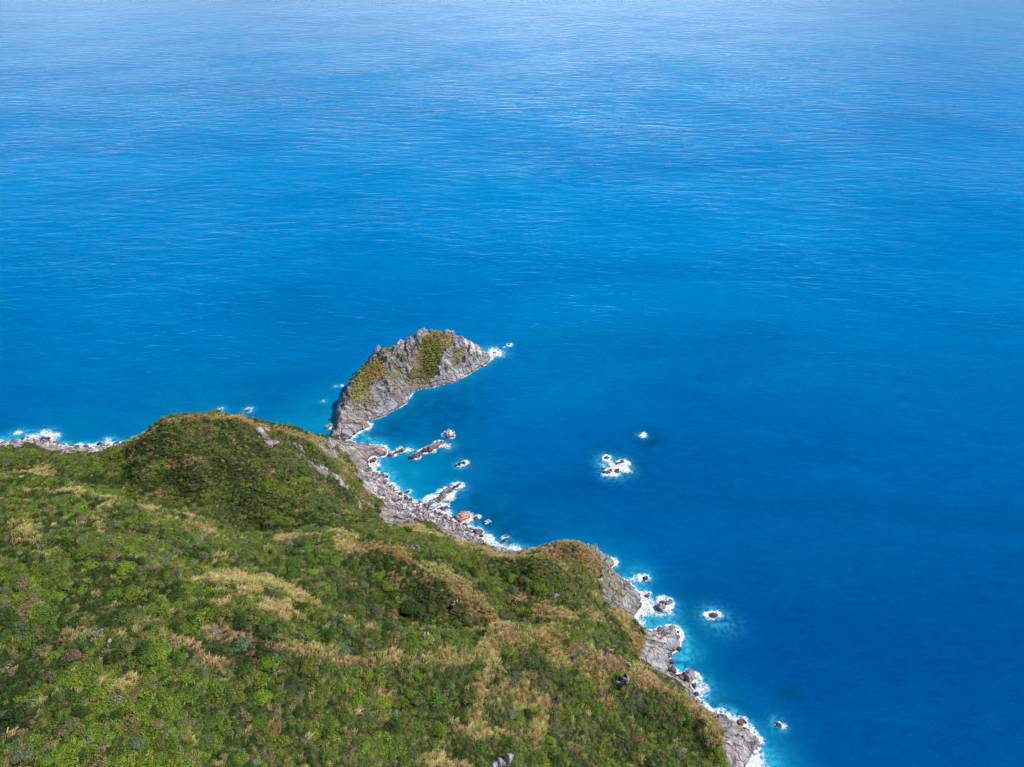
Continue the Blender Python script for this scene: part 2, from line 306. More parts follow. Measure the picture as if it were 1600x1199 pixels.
def rock_colour(k, pos, warm):
    """bedded grey schist: pale and slate beds, pinkish stain, rust patches, wet and brown below the splash line"""
    v = k.mapping(pos, (0.5, 0.35, math.radians(-35)), (0.25, 1.6, 0.35))
    beds = k.noise(v, 0.42, 9, 0.66, 0.5)
    blotch = k.noise(pos, 0.13, 5, 0.6)
    c = k.ramp(beds, [(0.32, (0.10, 0.10, 0.12)), (0.42, (0.25, 0.245, 0.27)), (0.50, (0.40, 0.39, 0.40)), (0.62, (0.62, 0.60, 0.58))])
    c = k.mix(k.ramp(blotch, [(0.40, 0.0), (0.62, 0.8)]), c, k.mix(1.0, c, (1.14, 0.88, 0.82), 'MULTIPLY'))
    c = k.mix(k.math('MULTIPLY', k.ramp(k.noise(pos, 0.31, 4, 0.6), [(0.58, 0.0), (0.68, 0.8)]), warm), c, (0.34, 0.19, 0.09))
    fine = k.noise(pos, 2.2, 5, 0.7)
    c = k.mix(0.6, c, k.ramp(fine, [(0.28, 0.5), (0.5, 1.05), (0.72, 1.5)]), 'MULTIPLY'); c = k.mix(0.7, c, k.ramp(k.noise(pos, 0.07, 4, 0.6), [(0.35, 0.55), (0.55, 1.1), (0.7, 1.35)]), 'MULTIPLY')
    vor = k.n('ShaderNodeTexVoronoi', {'Scale': 0.24, 'Randomness': 1.0}, feature='DISTANCE_TO_EDGE'); k.l(k.mapping(k.mix(0.25, pos, k.n('ShaderNodeTexNoise', {'Vector': pos, 'Scale': 0.8}).outputs['Color'], 'ADD'), (0.3, 0.2, 0.6), (0.5, 1.3, 0.6)), vor.inputs['Vector'])
    crack = k.ramp(vor.outputs['Distance'], [(0.0, 0.0), (0.07, 1.0)]); c = k.mix(0.55, c, k.ramp(vor.outputs['Distance'], [(0.0, 0.6), (0.03, 1.0)]), 'MULTIPLY')
    sep = k.n('ShaderNodeSeparateXYZ', {'Vector': pos})
    wz = k.math('ADD', sep.outputs['Z'], k.math('MULTIPLY', k.math('SUBTRACT', k.noise(pos, 0.5, 3), 0.5), -2.2))
    wet = k.ramp(k.math('MULTIPLY', wz, 0.25), [(0.16, 1.0), (0.30, 0.0)])
    c = k.mix(wet, c, k.mix(0.75, c, (0.30, 0.19, 0.16), 'MULTIPLY'))
    h = k.math('ADD', k.math('ADD', k.math('MULTIPLY', beds, 2.2), k.math('MULTIPLY', fine, 0.7)), k.math('MULTIPLY', crack, 1.4))
    return c, wet, h, fine

# rock and scrub-covered land
k = NT("land"); pos = k.n('ShaderNodeNewGeometry').outputs['Position']
rc, wet, beds, fine = rock_colour(k, pos, 0.5)
g1 = k.noise(pos, 0.6, 5, 0.65); g2 = k.noise(pos, 0.06, 4)
green = k.mix(k.ramp(g1, [(0.35, 0.0), (0.65, 1.0)]), (0.030, 0.042, 0.010), (0.10, 0.10, 0.028))
dry = k.mix(k.ramp(g1, [(0.35, 0.0), (0.65, 1.0)]), (0.21, 0.14, 0.06), (0.42, 0.32, 0.15))
veg = k.mix(k.attr('dry').outputs['Fac'], green, dry)
c = k.mix(k.attr('rock').outputs['Fac'], veg, rc)
c = k.mix(k.attr('lichen').outputs['Fac'], c, k.mix(k.ramp(g1, [(0.4, 0.0), (0.6, 1.0)]), rc, (0.24, 0.23, 0.07)))
k.l(c, k.b.inputs['Base Color'])
k.l(k.math('SUBTRACT', 0.9, k.math('MULTIPLY', k.math('MULTIPLY', wet, k.attr('rock').outputs['Fac']), 0.5)), k.b.inputs['Roughness'])
k.bump(beds, 0.9, 1.0)
M_LAND = k.m

# loose rocks: each carries its own tint
k = NT("rock"); pos = k.n('ShaderNodeNewGeometry').outputs['Position']
rc, wet, beds, fine = rock_colour(k, pos, 0.0)
t = k.attr('tint', 'INSTANCER').outputs['Color']
rc = k.mix(1.0, rc, k.mix(1.0, t, (2.4, 2.4, 2.4), 'MULTIPLY'), 'MULTIPLY')
k.l(rc, k.b.inputs['Base Color']); k.l(k.math('SUBTRACT', 0.85, k.math('MULTIPLY', wet, 0.5)), k.b.inputs['Roughness'])
k.bump(beds, 0.6, 0.6)
M_ROCK = k.m

def leaf_material(name, spread, rough=0.6):
    k = NT(name, rough); t = k.attr('tint', 'INSTANCER').outputs['Color']; s_ = k.attr('shade').outputs['Fac']
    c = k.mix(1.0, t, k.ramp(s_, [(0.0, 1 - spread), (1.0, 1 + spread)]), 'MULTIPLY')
    k.l(c, k.b.inputs['Base Color']); k.b.inputs['Specular IOR Level'].default_value = 0.25
    tr = k.n('ShaderNodeBsdfTranslucent'); k.l(k.mix(1.0, c, (1.1, 1.2, 0.6), 'MULTIPLY'), tr.inputs['Color'])
    mx = k.n('ShaderNodeMixShader', {'Fac': 0.22}); k.l(k.b.outputs[0], mx.inputs[1]); k.l(tr.outputs[0], mx.inputs[2]); k.l(mx.outputs[0], k.out.inputs['Surface'])
    return k.m
M_LEAF = leaf_material("leaves", 0.38)
M_GRASS = leaf_material("dry_grass", 0.35, 0.7)
k = NT("bark"); k.b.inputs['Base Color'].default_value = (0.27, 0.24, 0.19, 1); M_BARK = k.m
k = NT("silver_wood"); k.b.inputs['Base Color'].default_value = (0.42, 0.40, 0.38, 1); M_DEAD = k.m

k = NT("foam", 0.6); pos = k.n('ShaderNodeNewGeometry').outputs['Position']
k.b.inputs['Base Color'].default_value = (0.80, 0.83, 0.85, 1)
lace = k.n('ShaderNodeTexVoronoi', {'Scale': 0.75}, feature='DISTANCE_TO_EDGE'); k.l(k.mix(0.9, pos, k.n('ShaderNodeTexNoise', {'Vector': pos, 'Scale': 0.6, 'Detail': 4.0}).outputs['Color'], 'ADD'), lace.inputs['Vector'])
web = k.ramp(lace.outputs['Distance'], [(0.02, 1.0), (0.30, 0.0)])
al = k.math('ADD', k.attr('cover').outputs['Fac'], k.math('ADD', k.math('MULTIPLY', k.math('SUBTRACT', k.noise(pos, 0.8, 5, 0.7), 0.5), 2.4), k.math('MULTIPLY', k.math('SUBTRACT', web, 0.4), 0.4)))
al = k.ramp(al, [(0.0, 0.0), (0.28, 0.42), (0.62, 1.0)])
tp = k.n('ShaderNodeBsdfTransparent'); mx = k.n('ShaderNodeMixShader'); k.l(al, mx.inputs[0]); k.l(tp.outputs[0], mx.inputs[1]); k.l(k.b.outputs[0], mx.inputs[2]); k.l(mx.outputs[0], k.out.inputs['Surface'])
k.bump(k.noise(pos, 1.2, 4), 0.5, 0.6); M_FOAM = k.m

k = NT("sea_water", 0.2); pos = k.n('ShaderNodeNewGeometry').outputs['Position']
big = k.noise(k.mapping(pos, (0, 0, math.radians(14)), (0.0032, 0.0085, 1)), 1.0, 5, 0.6, 0.8)
mid = k.noise(k.mapping(pos, (0, 0, math.radians(12)), (0.03, 0.09, 1)), 1.0, 4, 0.6, 0.4)
fine = k.noise(k.mapping(pos, (0, 0, math.radians(28)), (0.12, 0.34, 1)), 1.0, 5, 0.62, 0.25)
sep = k.n('ShaderNodeSeparateXYZ', {'Vector': pos})
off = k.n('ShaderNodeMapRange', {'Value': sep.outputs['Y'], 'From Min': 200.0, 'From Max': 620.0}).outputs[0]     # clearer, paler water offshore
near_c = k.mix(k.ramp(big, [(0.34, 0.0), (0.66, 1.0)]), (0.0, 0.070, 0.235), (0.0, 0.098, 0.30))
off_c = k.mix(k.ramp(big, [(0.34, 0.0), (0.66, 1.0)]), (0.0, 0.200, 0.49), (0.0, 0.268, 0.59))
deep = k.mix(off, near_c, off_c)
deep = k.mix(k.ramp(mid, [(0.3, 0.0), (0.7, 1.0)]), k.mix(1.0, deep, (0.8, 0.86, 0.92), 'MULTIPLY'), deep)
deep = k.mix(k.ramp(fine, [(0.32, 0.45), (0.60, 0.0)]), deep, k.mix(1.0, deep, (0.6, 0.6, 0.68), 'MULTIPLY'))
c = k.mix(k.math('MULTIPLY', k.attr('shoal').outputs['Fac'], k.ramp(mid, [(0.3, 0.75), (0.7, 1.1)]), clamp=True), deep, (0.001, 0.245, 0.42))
c = k.mix(k.math('MULTIPLY', k.attr('reef').outputs['Fac'], k.ramp(k.noise(pos, 0.16, 4, 0.6), [(0.35, 0.15), (0.6, 0.9)])), c, (0.001, 0.050, 0.125))  # darkens over drowned reefs and for the islet's painted reflection
c = k.mix(k.math('MULTIPLY', k.attr('froth').outputs['Fac'], k.ramp(k.noise(pos, 0.45, 5, 0.65), [(0.38, 0.05), (0.62, 1.0)])), c, (0.05, 0.46, 0.66))
w1 = k.noise(k.mapping(pos, (0, 0, math.radians(32)), (0.038, 0.095, 1)), 1.0, 3, 0.5, 0.3)
w2 = k.noise(k.mapping(pos, (0, 0, math.radians(-24)), (0.15, 0.34, 1)), 1.0, 4, 0.6, 0.3)
w3 = k.noise(k.mapping(pos, (0, 0, math.radians(4)), (0.5, 1.2, 1)), 1.0, 3, 0.6, 0.2)
h = k.math('ADD', k.math('MULTIPLY', w1, 1.3), k.math('ADD', k.math('MULTIPLY', w2, 0.42), k.math('MULTIPLY', w3, 0.12)))
h = k.math('MULTIPLY', h, k.ramp(k.noise(pos, 0.006, 3, 0.6), [(0.35, 0.65), (0.62, 1.15)])); bp = k.bump(h, 1.0, 1.0)
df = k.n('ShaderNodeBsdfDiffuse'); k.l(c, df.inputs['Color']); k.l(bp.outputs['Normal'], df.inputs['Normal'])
fr = k.n('ShaderNodeFresnel', {'IOR': 1.333}); k.l(bp.outputs['Normal'], fr.inputs['Normal'])
gl = k.n('ShaderNodeBsdfGlossy', {'Roughness': 0.26}); k.l(bp.outputs['Normal'], gl.inputs['Normal'])
k.l(k.ramp(fr.outputs[0], [(0.02, (0.0, 0.30, 0.7)), (0.16, (0.0, 0.45, 0.9)), (0.28, (0.10, 0.62, 1.0)), (0.55, (0.66, 0.82, 0.95))]), gl.inputs['Color'])      # water takes the red out of steep reflections first
mx = k.n('ShaderNodeMixShader'); k.l(fr.outputs[0], mx.inputs[0]); k.l(df.outputs[0], mx.inputs[1]); k.l(gl.outputs[0], mx.inputs[2]); k.l(mx.outputs[0], k.out.inputs['Surface'])
M_SEA = k.m

# ------------------------------------------------------------------ land and islet meshes
DRY = [(410, 918, 55, 14), (440, 948, 50, 12), (190, 1078, 40, 14), (150, 1068, 25, 10), (38, 842, 30, 20), (160, 812, 15, 22), (665, 887, 30, 16), (770, 1050, 36, 22), (862, 1000, 40, 24), (885, 1022, 26, 30), (925, 1045, 25, 22), (940, 1085, 12, 40), (870, 868, 34, 18), (905, 880, 26, 28), (822, 940, 28, 14), (880, 962, 55, 11), (955, 962, 26, 16),
       (520, 712, 36, 14), (543, 742, 24, 24), (572, 780, 20, 18), (300, 727, 40, 4), (265, 735, 50, 4), (500, 1090, 18, 10), (790, 1085, 40, 40), (760, 1140, 50, 18), (842, 1130, 18, 50), (690, 1190, 50, 12), (470, 1098, 18, 7), (560, 1112, 14, 8), (50, 735, 30, 7), (470, 775, 30, 6), (320, 1040, 30, 8), (600, 1085, 24, 9)]
CREST = [([(330, 985), (400, 1003), (470, 1012), (560, 1028), (660, 1031), (740, 1020), (800, 1000), (850, 984)], 15), ([(880, 1000), (930, 1030), (980, 1045), (1030, 1074), (1085, 1108), (1125, 1150), (1142, 1199), (1150, 1260)], 13),
         ([(535, 852), (600, 860), (650, 878), (700, 902), (750, 945), (790, 985)], 12), ([(640, 826), (720, 850), (790, 873), (835, 860), (880, 850), (905, 852), (930, 880), (938, 912)], 8), ([(940, 937), (975, 965), (1000, 1000), (1004, 1025)], 11),
         ([(300, 905), (370, 903), (430, 922), (490, 940)], 8), ([(30, 766), (110, 767), (180, 785)], 2.5), ([(215, 795), (280, 813), (345, 840)], 2.5), ([(195, 700), (215, 680), (250, 659), (310, 659), (370, 655), (420, 673), (505, 690)], 6), ([(430, 842), (520, 838), (560, 850)], 5),
         ([(255, 990), (300, 1010), (340, 1050)], 7), ([(770, 1020), (745, 1080), (735, 1150)], 14), ([(700, 905), (728, 935), (740, 965)], 7), ([(590, 800), (620, 820), (660, 822)], 6)]
def line_mask(px, py):
    r = np.zeros(px.shape)
    for l, w in CREST:
        for i in range(len(l) - 1):
            x0, y0 = l[i]; x1, y1 = l[i + 1]; dx, dy = x1 - x0, y1 - y0; t = np.clip(((px - x0) * dx + (py - y0) * dy) / (dx * dx + dy * dy), 0, 1)
            r = np.maximum(r, np.exp(-((px - x0 - t * dx) ** 2 + (1.5 * (py - y0 - t * dy)) ** 2) / w ** 2 * 0.7))
    return r
RUST = [(525, 715, 45, 22), (545, 745, 30, 28), (572, 780, 26, 22), (445, 678, 45, 10), (402, 664, 22, 14), (330, 660, 70, 10), (880, 870, 50, 25), (915, 900, 25, 30), (860, 1000, 40, 26), (1125, 1150, 16, 60), (625, 868, 45, 16), (590, 810, 30, 8)]
def blobs(px, py, lst):
    r = np.zeros(px.shape)
    for a, b, u, v in lst: r = np.maximum(r, np.exp(-0.9 * (((px - a) / u) ** 2 + ((py - b) / v) ** 2)))
    return r
def dryness(x, y, z):
    px, py = P(x, y, z)
    jx = px + 16 * fbm(x, y, 20.0, 4, 0.05); jy = py + 10 * fbm(x, y, 30.0, 4, 0.05)
    n = fbm(x, y, 11.0, 4, 0.09)
    return np.clip(sstep(0.30, 0.95, np.maximum(blobs(jx, jy, DRY) * 0.74, line_mask(jx, jy) * 0.95) + 0.55 * n + 0.30 * fbm(x, y, 17.0, 2, 0.4) + 0.08), 0, 1), blobs(jx, jy, RUST)
gd, gr_ = dryness(GX, GY, GZ)
gpx, gpy = P(GX, GY, GZ)
lich = np.clip(blobs(gpx, gpy, [(948, 905, 14, 25), (962, 925, 16, 20), (545, 722, 20, 18), (560, 735, 14, 16), (1108, 1165, 10, 25), (590, 790, 14, 8)]) * 1.2, 0, 1) * (GR > .5)
v = np.stack([GX, GY, GZ], -1).reshape(-1, 3); keep = GZ.ravel() > -3.0
f = grid_faces(*GX.shape, keep=keep)
# real relief on the bare rock: push bedding ledges along the slope normal
v, f, a = compact(v, f, {'rock': GR.ravel(), 'dry': gd.ravel(), 'lichen': lich.ravel()})
land = mesh_obj('coastal_hillside', v, f, [M_LAND], smooth=True, attrs=a); land['kind'] = 'structure'
land['label'] = 'steep green coastal hillside falling to grey cliffs and a stony shore'

islet = bpy.data.objects.new('islet', None); COL.objects.link(islet)
isl_o = (float(np.mean([q[0] for q in ISL_COAST])), float(np.mean([q[1] for q in ISL_COAST])), 0.0); islet.location = isl_o
tag(islet, 'crescent rocky islet with grassy top and jagged crest, just off the grey point', 'islet')
v = np.stack([IX, IY, IZ], -1).reshape(-1, 3)
gy_, gx_ = np.gradient(IZ, 0.45); nl = np.sqrt(1 + gx_ ** 2 + gy_ ** 2); nrm = np.stack([-gx_ / nl, -gy_ / nl, 1 / nl], -1).reshape(-1, 3)
steep = np.clip(1.4 - nrm[:, 2], 0, 1)
dd = 1.2 * fbm(v[:, 0], v[:, 1], v[:, 2] * 1.0, 4, 0.3) * steep * np.clip(v[:, 2] / 4, 0, 1) * (1 - 0.7 * IV.ravel())
v = v + nrm * dd[:, None]
ipx, ipy = P(IX, IY, IZ)
il = np.clip(blobs(ipx, ipy, [(560, 618, 22, 26), (615, 588, 22, 16), (650, 600, 30, 8), (720, 560, 14, 12), (525, 650, 6, 26), (625, 560, 20, 12)]), 0, 1)
f = grid_faces(*IX.shape, keep=IZ.ravel() > -2.5)
idry = np.clip(blobs(ipx, ipy, [(588, 585, 18, 22), (700, 530, 18, 12), (650, 560, 8, 30), (668, 520, 10, 8), (606, 548, 14, 5)]) + 0.3 * fbm(IX, IY, 2.0, 3, 0.15), 0, 1)
v, f, a = compact(v - np.array(isl_o), f, {'rock': (1 - IV).ravel(), 'dry': np.clip(idry, 0, 1).ravel(), 'lichen': il.ravel()})
mesh_obj('rock_face', v, f, [M_LAND], parent=islet, smooth=True, attrs=a)

# ------------------------------------------------------------------ rocks
def ico(sub):
    import bmesh
    bm = bmesh.new(); bmesh.ops.create_icosphere(bm, subdivisions=sub, radius=1.0)
    v = np.array([q.co[:] for q in bm.verts]); f = np.array([[q.index for q in t.verts] for t in bm.faces]); bm.free(); return v, f
ICO3 = ico(3); ICO4 = ico(4); ICO5 = ico(5); ICO2 = ico(2)
def rock_shape(seed, base, cuts=9, rough=0.13, freq=1.6, near=0.55, far=0.85):
    r = np.random.RandomState(seed); v = base[0].copy()
    for _ in range(cuts):
        n = r.normal(size=3); n /= np.linalg.norm(n); d = r.uniform(near, far); s = v @ n - d
        v -= np.where(s > 0, s, 0)[:, None] * n
    o = r.uniform(-50, 50, 3)
    nn = rough * ridged(v[:, 0] * freq + o[0], v[:, 1] * freq + o[1], v[:, 2] * freq + o[2], 3) + 0.5 * rough * fbm(v[:, 0] + o[1], v[:, 1] + o[2], v[:, 2] + o[0], 3, freq * 2)
    return v * (1 + nn - rough * 0.5)[:, None]
ROCK_ME = []
for i in range(12):
    v = rock_shape(100 + i, ICO3); me_o = mesh_obj('boulder', v, ICO3[1], [M_ROCK]); ROCK_ME.append(me_o.data); bpy.data.objects.remove(me_o)
ROCKS = []                                        # centre x, y, radius: for the foam round them
GREY = (0.36, 0.355, 0.36); PALE = (0.52, 0.51, 0.50); SLATE = (0.16, 0.165, 0.19); RUSTY = (0.50, 0.25, 0.17); BROWN = (0.21, 0.155, 0.14); DARK = (0.12, 0.115, 0.125)
def rock_at(p0, p1, wid, hgt, tint, label, cat='rock', name='sea_rock', seed=1, z0=None, base=None, cuts=7, rough=0.2, freq=2.2, sink=0.25, group=None):
    x0, y0, _ = W(*p0, 0 if z0 is None else z0); x1, y1, _ = W(*p1, 0 if z0 is None else z0)
    cx_, cy_ = (x0 + x1) / 2, (y0 + y1) / 2; ln = math.hypot(x1 - x0, y1 - y0); an = math.atan2(y1 - y0, x1 - x0)
    bs = base or ICO4
    if ln > 1.45 * wid and wid > 2.9:             # a reef: fins of upturned rock side by side along its length
        vs = []; fs = []; rr_ = np.random.RandomState(seed); nf = 6
        for i in range(nf):
            t = (i + .5) / nf - .5; w = rock_shape(seed * 11 + i, ICO3, 11, 0.28, 2.0) * np.array([ln * rr_.uniform(.16, .24), wid * rr_.uniform(.22, .42), hgt * rr_.uniform(.5, 1.1)])
            vs.append(w + np.array([t * ln * .86, rr_.uniform(-.2, .2) * wid, 0])); fs.append(ICO3[1] + len(ICO3[0]) * i)
        v = np.concatenate(vs); ff = np.concatenate(fs)
    else: v = rock_shape(seed, bs, cuts, rough, freq) * np.array([ln / 2, wid / 2, hgt]); ff = bs[1]
    o = mesh_obj(name, v, ff, [M_ROCK]); zz = 0.0 if z0 is None else float(land_z(cx_, cy_))
    o.location = (cx_, cy_, zz - hgt * sink); o.rotation_euler = (0, 0, an); o['tint'] = list(tint)
    tag(o, label, cat, group)
    if z0 is None:
        n = max(1, int(ln / wid)); 
        for i in range(n): t = (i + .5) / n; ROCKS.append((x0 + (x1 - x0) * t, y0 + (y1 - y0) * t, wid * 0.55 if n > 1 else max(ln, wid) * 0.5))
    return o
G_SEA = 'rocks standing clear in the sea'
rock_at((606, 714), (632, 702), 4.2, 2.0, BROWN, 'short low brown reef between the grey point and the long reef', 'reef', 'reef', 3, base=ICO4)
rock_at((640, 717), (668, 704), 5.0, 2.0, BROWN, 'low brown shoreward half of the long reef ringed with foam', 'reef', 'reef', 4)
rock_at((662, 709), (692, 690), 6.0, 2.6, BROWN, 'taller brown seaward half of the long reef', 'reef', 'reef', 5)
rock_at((694, 684), (711, 678), 6.5, 4.5, PALE, 'blocky pale grey rock standing at the seaward tip of the long reef', 'rock', 'sea_rock', 6, cuts=12)
rock_at((712, 729), (728, 722), 3.0, 1.2, DARK, 'small awash dark rock in a round foam patch beyond the beach', 'rock', 'sea_rock', 7)
rock_at((664, 791), (690, 778), 5.0, 2.4, GREY, 'shoreward grey lump of the reef jutting out from the beach', 'reef', 'reef', 8)
rock_at((684, 781), (706, 764), 6.0, 3.2, GREY, 'tall grey middle of the reef jutting out from the beach', 'reef', 'reef', 9)
rock_at((706, 766), (720, 757), 3.4, 1.2, DARK, 'low wet seaward tip of the reef jutting out from the beach', 'reef', 'reef', 10)
rock_at((683, 797), (700, 792), 3.5, 1.4, BROWN, 'flat brown rock awash beside the foot of the jutting reef', 'rock', 'sea_rock', 11)
rock_at((711, 810), (739, 808), 6.6, 2.9, (0.44, 0.27, 0.21), 'large rust-red domed boulder at the edge of the surf', 'boulder', 'boulder', 12, cuts=5, rough=0.1, sink=0.1)
rock_at((740, 836), (756, 832), 4.5, 3.2, SLATE, 'dark slate domed boulder in the surf past the rust-red dome', 'boulder', 'boulder', 13, cuts=5, rough=0.1, sink=0.1)
rock_at((740, 812), (748, 808), 1.6, 1.0, BROWN, 'small brown rock awash just seaward of the rust-red dome', 'rock', 'sea_rock', 14)
rock_at((755, 818), (762, 816), 1.3, 0.8, DARK, 'tiny dark rock in a foam dot off the rust-red dome', 'rock', 'sea_rock', 15)
rock_at((785, 847), (795, 842), 1.8, 1.1, DARK, 'small wet dark rock off the surf below the headland cove', 'rock', 'sea_rock', 16)
rock_at((632, 771), (642, 768), 1.6, 0.8, DARK, 'tiny dark rock in a foam ring in the turquoise bay', 'rock', 'sea_rock', 17)
rock_at((942, 718), (952, 714), 2.5, 1.1, DARK, 'outermost small rock of the foaming cluster in open water', 'rock', 'sea_rock', 18)
rock_at((960, 727), (974, 722), 3.2, 1.5, BROWN, 'largest brown rock of the foaming cluster in open water', 'rock', 'sea_rock', 19)
rock_at((944, 741), (955, 735), 3.0, 1.3, DARK, 'dark rock at the near tail of the foaming cluster in open water', 'rock', 'sea_rock', 20)
rock_at((961, 739), (968, 734), 2.6, 1.2, DARK, 'dark rock in the middle of the foaming cluster in open water', 'rock', 'sea_rock', 21)
rock_at((998, 682), (1010, 679), 1.8, 0.4, DARK, 'barely breaking dark reef in open water past the foaming cluster', 'rock', 'sea_rock', 22)
rock_at((1028, 953), (1047, 938), 5.0, 3.8, GREY, 'grey sloping sea rock with foam below it, off the big cliff', 'rock', 'sea_rock', 23, cuts=9)
rock_at((1104, 963), (1124, 960), 2.6, 0.9, DARK, 'half-drowned dark rock in a foam patch beyond the cliff rock', 'rock', 'sea_rock', 24)
rock_at((1068, 1069), (1086, 1052), 5.0, 4.2, GREY, 'grey upright block standing in the surf under the lower shelf', 'rock', 'sea_rock', 25, cuts=11)
rock_at((1042, 1052), (1056, 1046), 2.8, 1.8, DARK, 'dark wet rock in foam between the two rock shelves', 'rock', 'sea_rock', 26)
rock_at((1062, 1076), (1073, 1070), 2.4, 1.8, SLATE, 'small dark rock wedged against the upright grey block', 'rock', 'sea_rock', 46)
rock_at((1210, 1131), (1223, 1136), 1.8, 0.8, DARK, 'lone small dark rock in white water off the southern point', 'rock', 'sea_rock', 27)
rock_at((1118, 1126), (1137, 1124), 4.2, 2.2, SLATE, 'dark slab rock against the southern shore, first of a row', 'rock', 'sea_rock', 28)
rock_at((1151, 1132), (1166, 1129), 3.2, 1.8, BROWN, 'dark brown rock standing off the row by the southern point', 'rock', 'sea_rock', 29)
rock_at((1136, 1136), (1154, 1142), 3.2, 2.4, SLATE, 'dark rock in the middle of the row by the southern point', 'rock', 'sea_rock', 30)
rock_at((1155, 1143), (1172, 1150), 3.6, 2.6, DARK, 'dark wet rock at the seaward end of the southern row', 'rock', 'sea_rock', 31)
rock_at((1172, 1172), (1180, 1150), 4.5, 4.0, GREY, 'pale ribbed block at the tip of the southern point', 'rock', 'sea_rock', 32)
rock_at((1004, 908), (1012, 902), 2.2, 1.2, DARK, 'wet dark rock in surf off the middle of the big cliff', 'rock', 'sea_rock', 33)
rock_at((1008, 934), (1016, 928), 2.0, 1.6, BROWN, 'brown rock breaking the surf at the foot of the big cliff', 'rock', 'sea_rock', 34)
rock_at((944, 884), (952, 872), 3.4, 3.4, SLATE, 'dark rock at the tip of the headland with surf beyond', 'rock', 'sea_rock', 35)
rock_at((383, 643), (392, 641), 2.2, 1.3, GREY, 'small grey rock in foam beyond the knoll, nearer the islet', 'rock', 'sea_rock', 36)
rock_at((343, 641), (348, 639), 1.6, 0.6, DARK, 'tiny awash rock in foam beyond the knoll, farther from the islet', 'rock', 'sea_rock', 37)
rock_at((510, 671), (520, 664), 3.0, 2.2, GREY, 'grey rock lying against the seaward side of the islet neck', 'rock', 'sea_rock', 38)
rock_at((565, 670), (579, 664), 4.0, 2.4, RUSTY, 'orange broken rock at the foot of the islet hollow', 'rock', 'sea_rock', 39)
rock_at((621, 628), (634, 622), 4.0, 1.8, RUSTY, 'red-brown ledge rock poking from the islet shore', 'rock', 'sea_rock', 40)
rock_at((606, 638), (616, 634), 3.0, 1.6, BROWN, 'brown ledge rock at the islet waterline below the red-brown one', 'rock', 'sea_rock', 41)
rock_at((793, 540), (799, 538), 1.8, 0.7, DARK, 'outermost speck of rock in foam off the islet tip', 'rock', 'sea_rock', 42)
rock_at((769, 553), (775, 551), 2.2, 0.9, DARK, 'dark awash rock inside the white patch at the islet tip', 'rock', 'sea_rock', 43)
rock_at((575, 723), (588, 717), 4.0, 1.6, BROWN, 'brown wet rock at the foot of the grey point', 'rock', 'sea_rock', 44)
rock_at((588, 750), (600, 745), 4.5, 2.4, SLATE, 'dark purple-grey boulder in the surf of the bay corner', 'boulder', 'boulder', 45, rough=.1)
rock_at((570, 741), (584, 735), 6.0, 3.2, BROWN, 'purple-brown boulder on the shore at the bay corner', 'boulder', 'boulder', 47, rough=.1)
rock_at((597, 764), (607, 760), 3.2, 1.8, RUSTY, 'rusty red boulder at the water line above its darker twin', 'boulder', 'boulder', 48, rough=.1)
rock_at((601, 771), (611, 767), 3.0, 1.5, (0.36, .2, .18), 'dark red boulder at the water line below its rusty twin', 'boulder', 'boulder', 49, rough=.1)

# pinnacles of the islet: part of its rock
def crag(px, py, z, sx, sy, sz, rot, seed, tint):
    x, y, _ = W(px, py, z); v = rock_shape(seed, ICO4, 10, 0.24, 2.0)
    v[:, 2] = np.where(v[:, 2] > 0, v[:, 2] * 1.1, v[:, 2]); v[:, :2] *= np.clip(1.15 - 0.55 * v[:, 2:3], 0.3, 1.6)
    o = mesh_obj('crag', v * np.array([sx, sy, sz]), ICO4[1], [M_ROCK], parent=islet); o.location = (x - isl_o[0], y - isl_o[1], z - sz * 0.6); o.rotation_euler = (0, 0, rot); o['tint'] = list(tint)
for q in [(592, 546, 18.5, 3.0, 2.6, 4.2, .3, 201, GREY), (587, 556, 16.5, 2.2, 2.0, 3.0, 1.3, 202, GREY), (627, 534, 21.5, 2.6, 2.2, 4.6, .9, 203, PALE), (645, 530, 23, 3.0, 2.4, 3.6, .5, 204, PALE), (656, 520, 25.5, 2.8, 2.0, 3.4, .2, 205, PALE),
          (662, 516, 26, 2.0, 2.0, 2.8, 1.2, 206, GREY), (722, 531, 18, 2.4, 2.0, 4.0, .4, 207, PALE), (737, 540, 14, 2.6, 2.2, 3.6, 1.1, 208, PALE), (746, 545, 10.5, 2.4, 2.4, 3.0, .2, 209, PALE), (638, 538, 21.5, 2.2, 2.0, 3.0, .8, 210, GREY),
          (727, 560, 10, 2.6, 2.0, 4, .7, 215, GREY), (624, 560, 16, 3.2, 2.6, 4, .5, 216, SLATE)]: crag(*q)

# ------------------------------------------------------------------ outcrops breaking through the scrub
OUTCROPS = []                                      # px, py, name used in labels
def outcrop(px, py, z, ln, wd, hg, tilt, rot, seed, tint, short, label):
    x, y, _ = W(px, py, z)
    for _ in range(6): z = float(land_z(x, y)); x, y, _ = W(px, py, z)
    vs = []; fs = []; rr_ = np.random.RandomState(seed)
    for i in range(4):
        t = (i - 1.5) / 1.5; w = rock_shape(seed * 7 + i, ICO3, 16, 0.14, 2.4, 0.30, 0.75) * 1.25 * np.array([ln * 0.26, wd / 2 * rr_.uniform(.7, 1.2), hg * rr_.uniform(.55, 1.1)])
        w[:, 0] += w[:, 2] * rr_.uniform(-.2, .3); fs.append(ICO3[1] + len(ICO3[0]) * i); vs.append(w + np.array([t * ln * 0.36, rr_.uniform(-.15, .15) * wd, 0]))
    o = mesh_obj('rock_outcrop', np.concatenate(vs), np.concatenate(fs), [M_ROCK]); o.location = (x, y, z - hg * 0.12); o.rotation_euler = (math.radians(tilt), 0, math.radians(rot)); o['tint'] = list(tint)
    tag(o, label, 'outcrop'); OUTCROPS.append((px, py, short, x, y))
